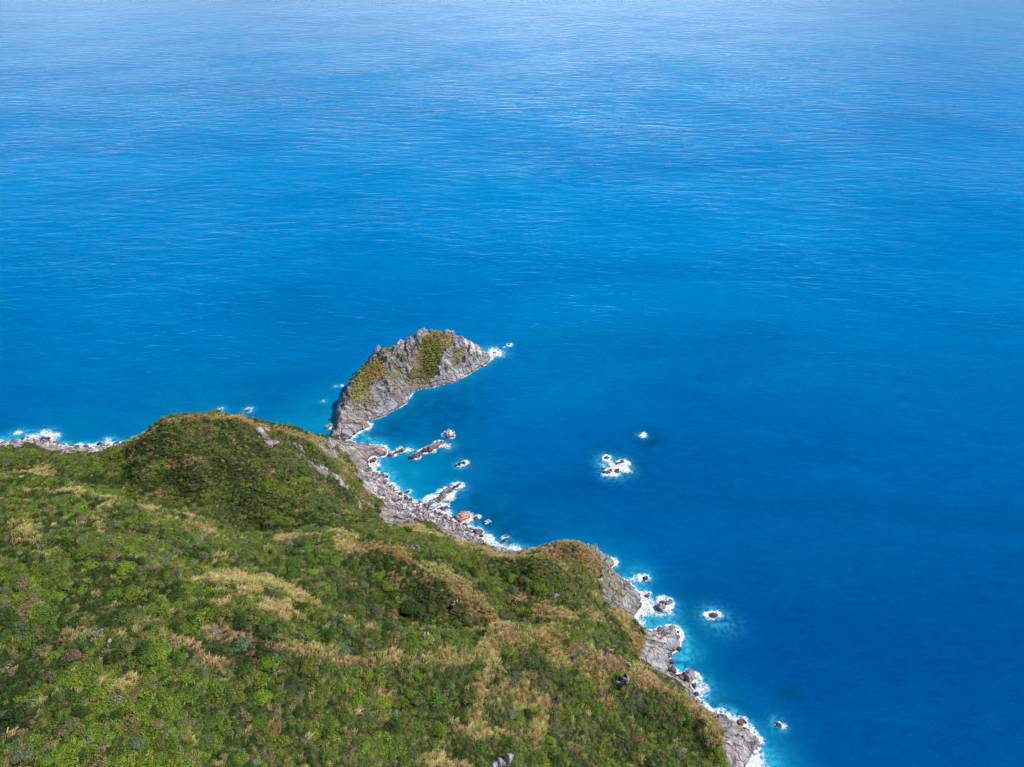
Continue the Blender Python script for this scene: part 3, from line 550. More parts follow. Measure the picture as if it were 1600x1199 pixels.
outcrop(152, 990, 108, 2.6, 1.8, 1.5, 20, 60, 301, GREY, 'the split pale outcrop', 'small grey upper half of the split outcrop deep in green scrub')
outcrop(168, 1010, 108, 3.6, 1.3, 1.3, 20, 110, 302, PALE, None, 'pale lower half of the split outcrop, a tilted slab deep in green scrub')
outcrop(146, 1002, 108, 1.5, 1.2, .9, 10, 10, 312, PALE, None, 'small pale stone beside the split outcrop')
outcrop(641, 858, 50, 6.0, 2.4, 2.8, -20, 0, 303, (0.27, 0.27, 0.32), 'the dark fluted outcrop', 'dark fluted outcrop standing out of straw grass on the middle rib')
outcrop(662, 997, 70, 2.6, 1.8, 3.0, 10, 20, 304, GREY, 'the slim grey gully stone', 'slim upright grey stone at the foot of the wooded gully')
outcrop(768, 980, 46, 3.4, 2.0, 3.4, 20, 30, 305, GREY, 'the rib-end outcrop', 'grey ribbed outcrop where the brown rib runs out')
outcrop(790, 973, 44, 4.0, 1.8, 2.6, 20, -30, 306, GREY, None, 'broken pale outcrop seaward of the ribbed one at the rib end')
outcrop(972, 1063, 36, 5.0, 2.6, 7.5, 38, 20, 307, (0.27, 0.27, 0.32), 'the big slate slab', 'big slate-coloured slab set in the pinkish grass below the near crest')
outcrop(945, 1024, 44, 4.0, 2.0, 2.6, 20, 60, 308, GREY, 'the crest outcrop', 'grey outcrop on the near crest above the big slate slab')
outcrop(908, 1020, 47, 3.2, 1.8, 2.0, 20, 10, 314, GREY, None, 'low grey outcrop in straw grass just inland of the crest outcrop')
outcrop(978, 1035, 38, 3.6, 1.4, 2.2, 25, -50, 315, GREY, None, 'narrow grey outcrop on the near crest between crest outcrop and slate slab')
outcrop(866, 1099, 48, 2.4, 1.8, 4.0, 25, 80, 309, (0.27, 0.27, 0.32), 'the narrow slate outcrop', 'narrow slate outcrop in brown grass down the near slope')
outcrop(893, 1030, 50, 2.2, 1.4, 2.8, 25, 80, 316, (0.27, 0.27, 0.32), None, 'small slate outcrop on the pinkish knob of the near crest')
outcrop(782, 1192, 62, 5.5, 2.4, 3.0, 25, 20, 310, (0.27, 0.27, 0.32), 'the lowest slate outcrop', 'slate outcrop at the foot of the near slope, lowest of all')
outcrop(491, 821, 36, 2.6, 2.0, 1.6, 10, 30, 311, GREY, 'the lone hollow stone', 'lone small grey stone in the green hollow below the knoll')
outcrop(866, 931, 38, 4.0, 1.8, 3.0, 30, 30, 313, GREY, 'the headland flank outcrop', 'pale broken outcrop on the green inland flank of the headland')
outcrop(801, 944, 38, 3.0, 1.8, 3.0, 25, 80, 317, BROWN, None, 'brown-grey outcrop in scrub between rib end and headland')
outcrop(536, 968, 76, 2.6, 1.6, 1.8, 25, 80, 318, GREY, 'the grey stone above the gully', 'small grey stone in scrub at the head of the wooded gully')
outcrop(709, 943, 50, 2.6, 1.4, 1.8, 25, 50, 319, GREY, None, 'small grey stone beside the brown rib above the gully')
outcrop(937, 903, 24, 3.2, 1.6, 2.6, 35, 70, 320, PALE, None, 'white scar of rock at the rim of the headland cliff')
outcrop(420, 693, 46, 7.0, 3.0, 2.0, 15, 20, 321, GREY, 'the knoll shoulder outcrop', 'flat grey outcrop on the seaward shoulder of the knoll')

# ------------------------------------------------------------------ distance to land over the sea
fx = np.arange(-330, 151, 1.0); fy = np.arange(100, 471, 1.0); FX, FY = np.meshgrid(fx, fy)
hz = land_z(np.clip(FX, xs[0], xs[-1] - .1), np.clip(FY, ys[0], ys[-1] - .1)); hz = np.where(FY > 395, -20, hz)
ii = np.clip(((FX - ixs[0]) / 0.45).astype(int), 0, len(ixs) - 1); jj = np.clip(((FY - iys[0]) / 0.45).astype(int), 0, len(iys) - 1)
inside = (FX > ixs[0]) & (FX < ixs[-1]) & (FY > iys[0]) & (FY < iys[-1])
hz = np.maximum(hz, np.where(inside, IZ[jj, ii], -20))
Lm = hz > 0
bd = Lm & ~(np.roll(Lm, 1, 0) & np.roll(Lm, -1, 0) & np.roll(Lm, 1, 1) & np.roll(Lm, -1, 1))
bx, by = FX[bd], FY[bd]
D = np.full(FX.shape, 99.0)
from mathutils import kdtree
kd = kdtree.KDTree(len(bx))
for i in range(len(bx)): kd.insert((bx[i], by[i], 0), i)
kd.balance()
near = (~Lm) & (hz > -19.5)
idx = np.argwhere(near)
D[Lm] = -1
for j, i in idx[::1]: D[j, i] = min(60.0, kd.find((fx[i], fy[j], 0))[2])
def bil(A, x, y):
    u = np.clip(x - fx[0], 0, len(fx) - 1.001); v = np.clip(y - fy[0], 0, len(fy) - 1.001); i = u.astype(int); j = v.astype(int); u = u - i; v = v - j
    return (A[j, i] * (1 - u) + A[j, i + 1] * u) * (1 - v) + (A[j + 1, i] * (1 - u) + A[j + 1, i + 1] * u) * v
def wblob(x, y, lst):                              # blobs given on the photograph with a radius in metres
    r = np.zeros(x.shape)
    for px, py, rad, s in lst:
        a, b, _ = W(px, py, 0); r = np.maximum(r, s * np.exp(-(((x - a) ** 2 + (y - b) ** 2) / rad ** 2)))
    return r
SURF = [(0, 688, 12, 9), (40, 684, 12, 9), (70, 682, 10, 11), (100, 694, 6, 4), (130, 697, 6, 6), (165, 694, 8, 8), (590, 735, 9, 7), (605, 745, 8, 8), (612, 757, 8, 7), (625, 775, 8, 6), (645, 788, 8, 4.5), (668, 796, 8, 4.5), (690, 800, 8, 6), (710, 812, 6, 5), (724, 800, 5, 3), (742, 825, 6, 6), (757, 838, 7, 6), (775, 856, 7, 6), (800, 858, 7, 8), (822, 862, 6, 6),
        (957, 880, 4, 5), (975, 905, 4, 3), (1002, 925, 6, 6), (1008, 945, 7, 7), (1012, 962, 7, 6), (1050, 980, 5, 3.5), (1062, 995, 6, 6), (1055, 1025, 7, 6), (1050, 1045, 6, 7), (1088, 1070, 6, 7), (1100, 1095, 5, 3), (1140, 1120, 6, 6), (1165, 1138, 5, 5), (1182, 1155, 3, 2), (1185, 1195, 7, 8), (1178, 1215, 8, 8),
        (768, 560, 3, 3), (740, 590, 3, 2.0), (680, 608, 4, 2.2), (640, 620, 3, 2), (566, 678, 6, 4.5), (580, 664, 4, 2.5), (600, 697, 6, 2), (535, 694, 4, 3), (512, 655, 3, 2.2)]
FREE = [(772, 551, 5.5, 1.35), (768, 548, 4, 1.2), (778, 554, 4.0, 1.1), (796, 540, 2.0, 1.0), (788, 543, 1.2, .8), (752, 568, 3.0, 1.0), (700, 705 - 8, 2.6, 1.0), (637, 703, 3, .95), (712, 763, 3.4, 1.1), (720, 760, 2.2, 1.0), (697, 770, 2.0, .9), (720, 726, 2.6, 1.0), (637, 770, 2.2, .9),
        (950, 718, 3.2, 1.15), (960, 730, 4.0, 1.3), (970, 726, 4.0, 1.2), (975, 735, 3.5, 1.15), (950, 741, 3.0, 1.2), (962, 738, 4.0, 1.3), (944, 728, 2.5, .9), (981, 724, 1.6, .8), (1001, 681, 1.8, .85), (1009, 682, 1.2, .7), (1040, 952, 3.4, 1.1), (1030, 958, 3.6, 1.05), (1018, 955, 3.4, 1.0), (1049, 945, 2.0, .9),
        (1112, 962, 3.4, 1.0), (1104, 961, 1.8, .9), (1124, 962, 1.8, .9), (1088, 1078, 4.0, 1.05), (1080, 1088, 3.0, 1.0), (1095, 1072, 2.2, .9), (1214, 1132, 2.0, 1.05), (1222, 1137, 1.4, .8), (788, 845, 2.0, .9), (345, 640, 2.2, 1.1), (388, 641, 2.4, 1.1), (506, 627, 1.5, .8), (534, 603, 1.5, .9), (525, 604, 1.6, .75),
        (1000, 905, 2.4, .9), (990, 905, 2.6, .8), (1011, 903, 1.6, .8), (985, 988, 3.5, 1.0), (1002, 974, 3.0, .9), (70, 676, 3, .9), (30, 676, 3, .8), (168, 688, 2.6, .9), (650, 612 - 6, 2, .6), (585, 690, 2.4, .7), (575, 686, 2, .7)]
def shore_w(x, y): return 0.55 + wblob(x, y, SURF)
rk = np.array(ROCKS)
def foam_field(x, y, d):
    n1 = fbm(x, y, 1.0, 4, 0.16); n2 = ridged(x + 1.5 * n1, y, 4.0, 4, 0.24, 0.65) - 0.75; n3 = fbm(x, y, 30.0, 2, 0.07)
    w = 0.54 * shore_w(x, y) * np.clip(1.0 + 1.1 * n3, .25, 1.9)
    F = (w * (1 + 0.7 * n1) - d) / np.maximum(w, 1.6) + 0.1
    F = np.where(d > w * 2.4, -1, F)
    wb = wblob(x, y, FREE); G = np.where(wb > 0.22, wb * 1.1 - 0.60 + 0.55 * n1, -1.0)
    Rr = np.full(x.shape, -1.0)
    for i, (a, b, r) in enumerate(rk):            # white water gathers on the side the swell strikes
        q = np.hypot(x - a, y - b); an = 0.9 + 0.8 * math.sin(i * 2.3); side = ((x - a) * math.cos(an) + (y - b) * math.sin(an)) / (q + .5); Rr = np.maximum(Rr, (r + 0.3 + 1.0 * side - q) / 1.8)
    A_ = np.maximum(np.maximum(F, G), np.where(Rr > -0.6, Rr * 0.9 + 0.5 * n1, -1.0))
    return np.where(A_ > -0.22, np.minimum(A_, 0.50) + 0.28 * n2 - 0.06, -1.0)
step = 0.5
hx = np.arange(-325, 110, step); hy = np.arange(130, 460, step); HX, HY = np.meshgrid(hx, hy)
Dh = bil(D, HX, HY)
cand = (Dh < 26) | (wblob(HX, HY, [(a, b, r * 1.8, 1.0) for a, b, r, _ in FREE]) > 0.3)
for a, b, r in rk: cand |= np.hypot(HX - a, HY - b) < r + 4
A = np.full(HX.shape, -1.0); A[cand] = foam_field(HX[cand], HY[cand], Dh[cand])
i = np.arange(HX.size).reshape(HX.shape); q = np.stack([i[:-1, :-1], i[:-1, 1:], i[1:, 1:], i[1:, :-1]], -1).reshape(-1, 4)
q = q[(A.ravel() > -0.5)[q].any(1)]
Z = np.clip(0.05 + 0.30 * np.clip(A, 0, 1) + 0.12 * fbm(HX, HY, 2.0, 3, 0.8) * (A > 0), 0.04, 0.8)
v, q, at = compact(np.stack([HX, HY, Z], -1).reshape(-1, 3), q, {'cover': np.clip(A, -0.6, 1).ravel()})
fo = mesh_obj('sea_foam', v, q, [M_FOAM], smooth=True, attrs=at)
tag(fo, 'white surf foam breaking along the rocky shore and round the sea rocks', kind='stuff')

# the sea, out past the horizon
sx = np.r_[-40000, -20000, -10000, -5000, -2500, -1400, -800, -500, np.arange(-330, 151, 1.2), 300, 500, 800, 1400, 2500, 5000, 10000, 20000, 40000]
sy = np.r_[-8000, -2000, -500, 0, 60, np.arange(100, 471, 1.2), 520, 700, 1000, 1500, 2500, 5000, 10000, 20000, 45000]
SX, SY = np.meshgrid(sx, sy)
inr = (SX >= -330) & (SX <= 150) & (SY >= 100) & (SY <= 470)
Ds = np.where(inr, bil(np.where(D < 0, 0, D), SX, SY), 99)
edge = np.clip(np.minimum(np.minimum(SX + 330, 150 - SX), np.minimum(SY - 100, 470 - SY)) / 25, 0, 1)
shoal = np.clip(0.55 * np.exp(-Ds / 9) + wblob(SX, SY, [(500, 655, 26, .75), (470, 665, 20, .7), (570, 705, 16, .7), (600, 712, 14, .85), (570, 680, 12, .5), (640, 745, 30, .75), (690, 740, 20, .4), (680, 770, 16, .55), (760, 800, 18, .22), (300, 640, 40, .35), (1020, 975, 14, .7), (1000, 895, 8, .35), (1080, 1010, 9, .4), (1195, 1200, 12, .6), (860, 480, 60, .25), (120, 660, 40, .22), (1110, 1085, 10, .4)]), 0, 1) * edge
reef = np.clip(wblob(SX, SY, [(588, 678, 9, .8), (625, 672, 12, .7), (720, 712, 8, .5), (770, 815, 16, .7), (800, 838, 14, .7), (745, 790, 9, .5), (950, 714, 7, .8), (990, 724, 6, .5), (1012, 688, 8, .9), (690, 640, 26, .6), (650, 655, 16, .5), (730, 610, 16, .4), (908, 755, 10, .4), (1090, 955, 10, .4), (1015, 1010, 1, .1), (1235, 1090, 5, .8), (500, 640, 7, .4), (1130, 1095, 8, .5), (1030, 975, 5, .3)]), 0, 1) * edge  # drowned reefs; dark patches beside the islet paint its reflection into the water
wS = shore_w(SX, SY)
froth = np.clip(np.where(inr, np.exp(-np.maximum(Ds - wS * 0.8, 0) / (0.35 * wS + 0.8)), 0) * np.clip(wS / 4, 0.15, 1) + 0.9 * wblob(SX, SY, [(a, b, r * 1.5, s) for a, b, r, s in FREE]) + wblob(SX, SY, [(940, 722, 5, .4), (1130, 975, 7, .35), (1000, 900, 6, .4), (1020, 965, 8, .8), (1072, 1020, 5, .6), (1185, 1195, 9, .7), (650, 740, 3, .2), (585, 690, 5, .5)]), 0, 1) * edge
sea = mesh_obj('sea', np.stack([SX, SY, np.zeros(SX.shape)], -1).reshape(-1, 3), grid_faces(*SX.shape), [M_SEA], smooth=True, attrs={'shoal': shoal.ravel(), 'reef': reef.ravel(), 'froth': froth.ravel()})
sea['kind'] = 'structure'; sea['label'] = 'deep blue open sea with fine wind ripples, turquoise near the rocks'

# ------------------------------------------------------------------ scattering
def scatter(name, protos, pts, rot, scl, tint, pick):
    me = bpy.data.meshes.new(name); me.vertices.add(len(pts)); me.vertices.foreach_set('co', np.asarray(pts, np.float32).ravel())
    for nm, ty, key, arr in (('rot', 'FLOAT_VECTOR', 'vector', rot), ('scl', 'FLOAT_VECTOR', 'vector', scl), ('tint', 'FLOAT_COLOR', 'color', np.c_[tint, np.ones(len(tint))]), ('pick', 'INT', 'value', pick)):
        at = me.attributes.new(nm, ty, 'POINT'); at.data.foreach_set(key, np.asarray(arr, np.int32 if ty == 'INT' else np.float32).ravel())
    o = bpy.data.objects.new(name, me); COL.objects.link(o)
    pc = bpy.data.collections.new(name + '_kinds')
    for i, m in enumerate(protos): po = bpy.data.objects.new('%s_kind_%02d' % (name, i), m); pc.objects.link(po)
    g = bpy.data.node_groups.new(name, 'GeometryNodeTree'); g.interface.new_socket('Geometry', in_out='INPUT', socket_type='NodeSocketGeometry'); g.interface.new_socket('Geometry', in_out='OUTPUT', socket_type='NodeSocketGeometry')
    N = g.nodes.new; gi = N('NodeGroupInput'); go = N('NodeGroupOutput'); ip_ = N('GeometryNodeInstanceOnPoints'); ci = N('GeometryNodeCollectionInfo')
    ci.inputs['Collection'].default_value = pc; ci.inputs['Separate Children'].default_value = True; ci.inputs['Reset Children'].default_value = True
    def na(n, t): x = N('GeometryNodeInputNamedAttribute'); x.data_type = t; x.inputs['Name'].default_value = n; return x.outputs['Attribute']
    K = g.links.new; K(gi.outputs[0], ip_.inputs['Points']); K(ci.outputs[0], ip_.inputs['Instance']); ip_.inputs['Pick Instance'].default_value = True
    K(na('pick', 'INT'), ip_.inputs['Instance Index']); K(na('rot', 'FLOAT_VECTOR'), ip_.inputs['Rotation']); K(na('scl', 'FLOAT_VECTOR'), ip_.inputs['Scale']); K(ip_.outputs[0], go.inputs[0])
    md = o.modifiers.new('scatter', 'NODES'); md.node_group = g
    return o
R = np.random.RandomState(11)

# cobbles on the two beaches
def shore_points(n, polys, zlo, zhi, box):
    x = R.uniform(box[0], box[1], n); y = R.uniform(box[2], box[3], n); z = land_z(x, y); px, py = P(x, y, z)
    m = np.zeros(n, bool)
    for q_ in polys: m |= in_poly(px, py, q_)
    m &= (z > zlo) & (z < zhi); return x[m], y[m], z[m], px[m], py[m]
BEACH1 = [(560, 735), (600, 740), (640, 775), (700, 800), (745, 822), (765, 850), (745, 850), (716, 848), (698, 839), (680, 820), (635, 820), (600, 800), (578, 772)]
BEACH2 = [(-250, 640), (210, 640), (190, 700), (160, 712), (70, 707), (-250, 712)]
COVE = [(765, 845), (835, 852), (820, 872), (780, 870)]
SHELF = [(1030, 975), (1070, 985), (1075, 1050), (1100, 1085), (1090, 1105), (1040, 1062), (1010, 1030)]
cx1, cy1, cz1, _, _ = shore_points(70000, [BEACH1, BEACH2, COVE], -0.4, 5.5, (-320, 20, 180, 345))
n = len(cx1); sz = np.exp(R.normal(-0.70, 0.48, n)).clip(0.2, 1.5); tn = np.array([(0.62, .61, .6), GREY, (0.50, 0.495, 0.50), SLATE, BROWN])[R.choice(5, n, p=[.42, .20, .26, .08, .04])] * R.uniform(.8, 1.2, (n, 1))
co = scatter('beach_cobbles', ROCK_ME[:6], np.c_[cx1, cy1, cz1 + sz * 0.1], R.uniform(0, 6.28, (n, 3)), np.c_[sz, sz * R.uniform(.6, 1, n), sz * R.uniform(.45, .8, n)], tn, R.randint(0, 6, n))
tag(co, 'pale grey cobbles and broken stones covering the two beaches', kind='stuff')

# boulders big enough to pick out, one by one
ORD = ['', 'second ', 'third ', 'fourth ', 'fifth ', 'sixth ', 'seventh ', 'eighth ', 'ninth ', 'tenth ', 'eleventh ', 'twelfth ', 'thirteenth ', 'fourteenth ', 'fifteenth ', 'sixteenth ', 'seventeenth ', 'eighteenth ', 'nineteenth ', 'twentieth ']
def describe(items, marks, fmt):
    """items: (object, px, py, kind words); the label counts outwards from the landmark that lies closest in the photograph"""
    cells = {}
    for o, px, py, kw in items:
        best = min(marks, key=lambda m: math.hypot(m[0] - px, (m[1] - py) * 1.4)); dx, dy = px - best[0], py - best[1]
        side = ('right of' if dx > 0 else 'left of') if abs(dx) > abs(dy) else ('below' if dy > 0 else 'above')
        cells.setdefault((kw, best[2], side), []).append((math.hypot(dx, dy), o))
    for (kw, mk, side), l in cells.items():
        l.sort(key=lambda q: q[0])
        for i, (_, o) in enumerate(l): o['label'] = fmt % (kw, ORD[min(i, 19)], side, mk)
BM = [(725, 808, 'the rust-red dome'), (690, 780, 'the jutting reef'), (606, 762, 'the rusty boulder pair'), (575, 712, 'the grey point'), (748, 834, 'the slate dome'), (800, 862, 'the headland cove'), (645, 790, 'the beach middle'), (0, 690, 'the west beach end'), (60, 690, 'the broadest west surf'), (130, 700, 'the middle of the west beach'), (175, 700, 'the knoll foot'),
      (1050, 1000, 'the upper rock shelf'), (1078, 1058, 'the upright surf block'), (1010, 935, 'the big cliff'), (1150, 1140, 'the southern point'), (550, 655, 'the islet hollow')]
cand_b = []
for polys, zl, zh, num, smin, smax in (([BEACH1], -0.9, 1.2, 80, .6, 1.5), ([BEACH1], 1.2, 4.5, 22, .7, 1.4), ([BEACH2], -1.0, 2.0, 64, .9, 2.2), ([COVE], -0.7, 3.0, 22, .9, 1.9), ([SHELF], -0.9, 1.2, 40, .8, 1.7)):
    x, y, z, px, py = shore_points(60000, polys, zl, zh, (-320, 80, 160, 345)); got = 0
    for i in range(len(x)):
        s = R.uniform(smin, smax) * (1.0 if R.rand() < .7 else .75)
        if all((x[i] - q_[0]) ** 2 + (y[i] - q_[1]) ** 2 > (0.85 * (s + q_[3])) ** 2 for q_ in cand_b) and 0 < px[i] < 1600: cand_b.append((x[i], y[i], z[i], s, px[i], py[i])); got += 1
        if got >= num: break
items = []
for x, y, z, s, px, py in cand_b:
    kind = R.choice(5, p=[.30, .12, .34, .06, .18]) if z < 1.2 else R.choice(5, p=[.12, .4, .1, .3, .08])
    tnt, nm = ((SLATE, 'slate'), (GREY, 'grey'), (DARK, 'dark wet') if z < 1.2 else (SLATE, 'slate'), (PALE, 'pale'), (BROWN, 'brown'))[kind]
    o = bpy.data.objects.new('boulder', ROCK_ME[R.randint(12)]); COL.objects.link(o)
    o.location = (x, y, max(z, -0.2) + s * 0.12); o.scale = (s, s * R.uniform(.7, 1), s * R.uniform(.55, .85)); o.rotation_euler = (R.uniform(-.4, .4), R.uniform(-.4, .4), R.uniform(0, 6.28))
    o['tint'] = [float(c_ * R.uniform(.9, 1.1)) for c_ in tnt]; o['category'] = 'boulder'; o['group'] = 'boulders along the shore'
    items.append((o, px, py, ('large ' if s > 1.6 else 'mid-sized ' if s > 1.15 else 'small ') + nm + ' shore boulder'))
describe(items, BM, '%s, %sclosest %s %s')

# ------------------------------------------------------------------ vegetation
def leaf_cloud(seed, n, size, lobes, flat=0.75, lob_r=(0.35, 0.55)):
    r = np.random.RandomState(seed)
    a = r.uniform(0, 2 * math.pi, lobes); d = np.sqrt(r.uniform(0, 1, lobes)) * 0.62; lc = np.c_[d * np.cos(a), d * np.sin(a), 0.35 + 0.35 * (1 - d) + r.uniform(-.1, .12, lobes)]; lr = r.uniform(*lob_r, lobes)
    lc[0] = (0, 0, 0.5); k_ = r.randint(0, lobes, n)
    dr = r.normal(size=(n, 3)); dr[:, 2] = np.abs(dr[:, 2]) * 0.9 - 0.25; dr /= np.linalg.norm(dr, axis=1)[:, None]
    p = lc[k_] + dr * (lr[k_] * r.uniform(0.72, 1.05, n))[:, None]; p[:, 2] = p[:, 2] * flat + 0.05
    nn = dr + 0.55 * r.normal(size=(n, 3)) + np.array([0, 0, 0.3]); nn /= np.linalg.norm(nn, axis=1)[:, None]
    t = np.cross(nn, r.normal(size=(n, 3))); t /= np.linalg.norm(t, axis=1)[:, None]; b = np.cross(nn, t)
    s = size * r.uniform(0.6, 1.35, n)[:, None]
    v = np.stack([p - t * s, p - b * s * 0.55 + nn * s * .1, p + t * s, p + b * s * 0.55 + nn * s * .1], 1).reshape(-1, 3)
    f = np.arange(n * 4).reshape(n, 4); sh = np.repeat(np.clip(r.normal(0.5, 0.22, n) + 0.25 * (lr[k_] - .45), 0, 1), 4)
    return v, f, sh
def blade_tuft(seed, n, ln=1.2, wd=0.05, lean=(0.35, 0.25)):
    r = np.random.RandomState(seed); V = []; F = []; Sh = []
    for i in range(n):
        a = r.uniform(0, 6.28); c = np.array([r.normal(0, .30), r.normal(0, .30), 0]); o = np.array([math.cos(a) * .35 + lean[0] * r.uniform(.5, 1.5), math.sin(a) * .35 + lean[1] * r.uniform(.5, 1.5), 0]); l = ln * r.uniform(.5, 1.15); w = np.array([-math.sin(a), math.cos(a), 0]) * wd * r.uniform(.7, 1.5)
        p1 = c + o * l * .35 + np.array([0, 0, l * .6]); p2 = c + o * l * 1.0 + np.array([0, 0, l * .85])
        b_ = len(V); V += [c - w, c + w, p1 + w * 1.2, p1 - w * 1.2, p2 + w * .9, p2 - w * .9]; F += [(b_, b_ + 1, b_ + 2, b_ + 3), (b_ + 3, b_ + 2, b_ + 4, b_ + 5)]
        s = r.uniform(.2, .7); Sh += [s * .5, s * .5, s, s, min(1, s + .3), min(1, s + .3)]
    return np.array(V), np.array(F), np.array(Sh)
def as_mesh(name, vfs, mat):
    o = mesh_obj(name, vfs[0], vfs[1], [mat], attrs={'shade': vfs[2]}); m = o.data; bpy.data.objects.remove(o); return m
BUSH = [as_mesh('bush_kind', leaf_cloud(500 + i, 260, 0.105, 6 + i % 3), M_LEAF) for i in range(7)]
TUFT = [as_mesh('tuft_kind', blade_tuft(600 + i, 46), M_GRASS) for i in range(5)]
CROWN = [as_mesh('crown', leaf_cloud(700 + i, 1500, 0.062, 11 + i, 0.7, (0.26, 0.44)), M_LEAF) for i in range(6)]
def twigs(seed, n=46):                            # bare branching crown
    r = np.random.RandomState(seed); V = []; F = []
    def seg(p, q, a, b):
        d = q - p; t = np.cross(d, [0.3, 0.5, 0.8]); t /= np.linalg.norm(t) + 1e-9; u = np.cross(d, t); u /= np.linalg.norm(u) + 1e-9; i = len(V)
        for c, s in ((p, a), (q, b)):
            for k_ in range(3): an = k_ * 2.094; V.append(c + (t * math.cos(an) + u * math.sin(an)) * s)
        F.extend([(i, i + 1, i + 4, i + 3), (i + 1, i + 2, i + 5, i + 4), (i + 2, i, i + 3, i + 5)])
    for _ in range(7):
        a = r.uniform(0, 6.28); e = np.array([math.cos(a) * .5, math.sin(a) * .5, r.uniform(.3, .6)]); seg(np.zeros(3), e, .05, .03)
        for _ in range(n // 7):
            g = e + np.array([r.normal(0, .3), r.normal(0, .3), r.uniform(.05, .4)]); seg(e, g, .028, .015)
            for _ in range(3): seg(g, g + np.array([r.normal(0, .16), r.normal(0, .16), r.uniform(0, .2)]), .015, .008)
    return np.array(V), np.array(F)
def trunk_mesh(seed):
    r = np.random.RandomState(seed); V = []; F = []
    def limb(p, q, a, b):
        d = q - p; t = np.cross(d, [0.3, 0.5, 0.8]); t /= np.linalg.norm(t); u = np.cross(d, t); u /= np.linalg.norm(u); i = len(V)
        for c, s in ((p, a), (q, b)):
            for k_ in range(5): an = k_ * 1.2566; V.append(c + (t * math.cos(an) + u * math.sin(an)) * s)
        for k_ in range(5): F.append((i + k_, i + (k_ + 1) % 5, i + 5 + (k_ + 1) % 5, i + 5 + k_))
    top = np.array([.03, .02, .30]); limb(np.array([0, 0, -.12]), top, .075, .05)
    for k_ in range(5): a = k_ * 1.256 + r.uniform(-.3, .3); limb(top, np.array([math.cos(a) * .30, math.sin(a) * .30, .30 + r.uniform(.08, .2)]), .03, .010)
    return np.array(V), np.array(F)
TRUNK = []
for i in range(3): V_, F_ = trunk_mesh(i); o = mesh_obj('trunk', V_, F_, [M_BARK]); TRUNK.append(o.data); bpy.data.objects.remove(o)
V_, F_ = twigs(5); o = mesh_obj('bare_branches', V_, F_, [M_BARK]); TWIG = o.data; bpy.data.objects.remove(o)
V_, F_ = twigs(8); o = mesh_obj('bare_branches', V_, F_, [M_DEAD]); DEAD = o.data; bpy.data.objects.remove(o)

PAL = {'dark green': (0.032, 0.058, 0.012), 'mid green': (0.076, 0.115, 0.018), 'fresh green': (0.118, 0.160, 0.018), 'lime green': (0.135, 0.195, 0.018), 'olive': (0.125, 0.125, 0.036), 'dull grey-green': (0.105, 0.128, 0.062), 'brownish': (0.16, 0.125, 0.06), 'greyish brown': (0.165, 0.145, 0.105)}
def ground_hit(px, py, z=60):
    """where the line of sight through a point of the photograph first meets the land"""
    a, b, _ = W(px, py, 0); o = np.array([0, 0, CAM_H]); d = np.array([a, b, 0]) - o
    t = np.linspace(0.3, 1, 1400); x = d[0] * t; y = d[1] * t; zz = CAM_H + d[2] * t; h = land_z(x, y); m = np.argmax(zz < h)
    if not (zz < h).any(): return None
    return float(x[m]), float(y[m]), float(h[m])
BIG = []                                          # x, y, radius
def shrub(px, py, rad, colour, label=None, cat='shrub', name='shrub', bare=False):
    hit = ground_hit(px, py)
    if hit is None: return None
    x, y, z = hit; root = bpy.data.objects.new(name, None); COL.objects.link(root); root.location = (x, y, z - 0.1); root.rotation_euler = (0, 0, R.uniform(0, 6.28)); root.scale = (rad * R.uniform(.85, 1.15), rad * R.uniform(.85, 1.15), rad * R.uniform(.85, 1.15))
    t = bpy.data.objects.new('trunk', TRUNK[R.randint(3)]); COL.objects.link(t); t.parent = root
    if bare: c = bpy.data.objects.new('crown', DEAD if bare == 2 else TWIG)
    else: c = bpy.data.objects.new('crown', CROWN[R.randint(6)]); c['tint'] = [float(1.85 * v_ * q_) for v_, q_ in zip(PAL[colour], np.clip(R.normal(1, .10, 3), .7, 1.3))]
    COL.objects.link(c); c.parent = root
    root['category'] = cat
    if label: root['label'] = label
    BIG.append((x, y, rad)); return root
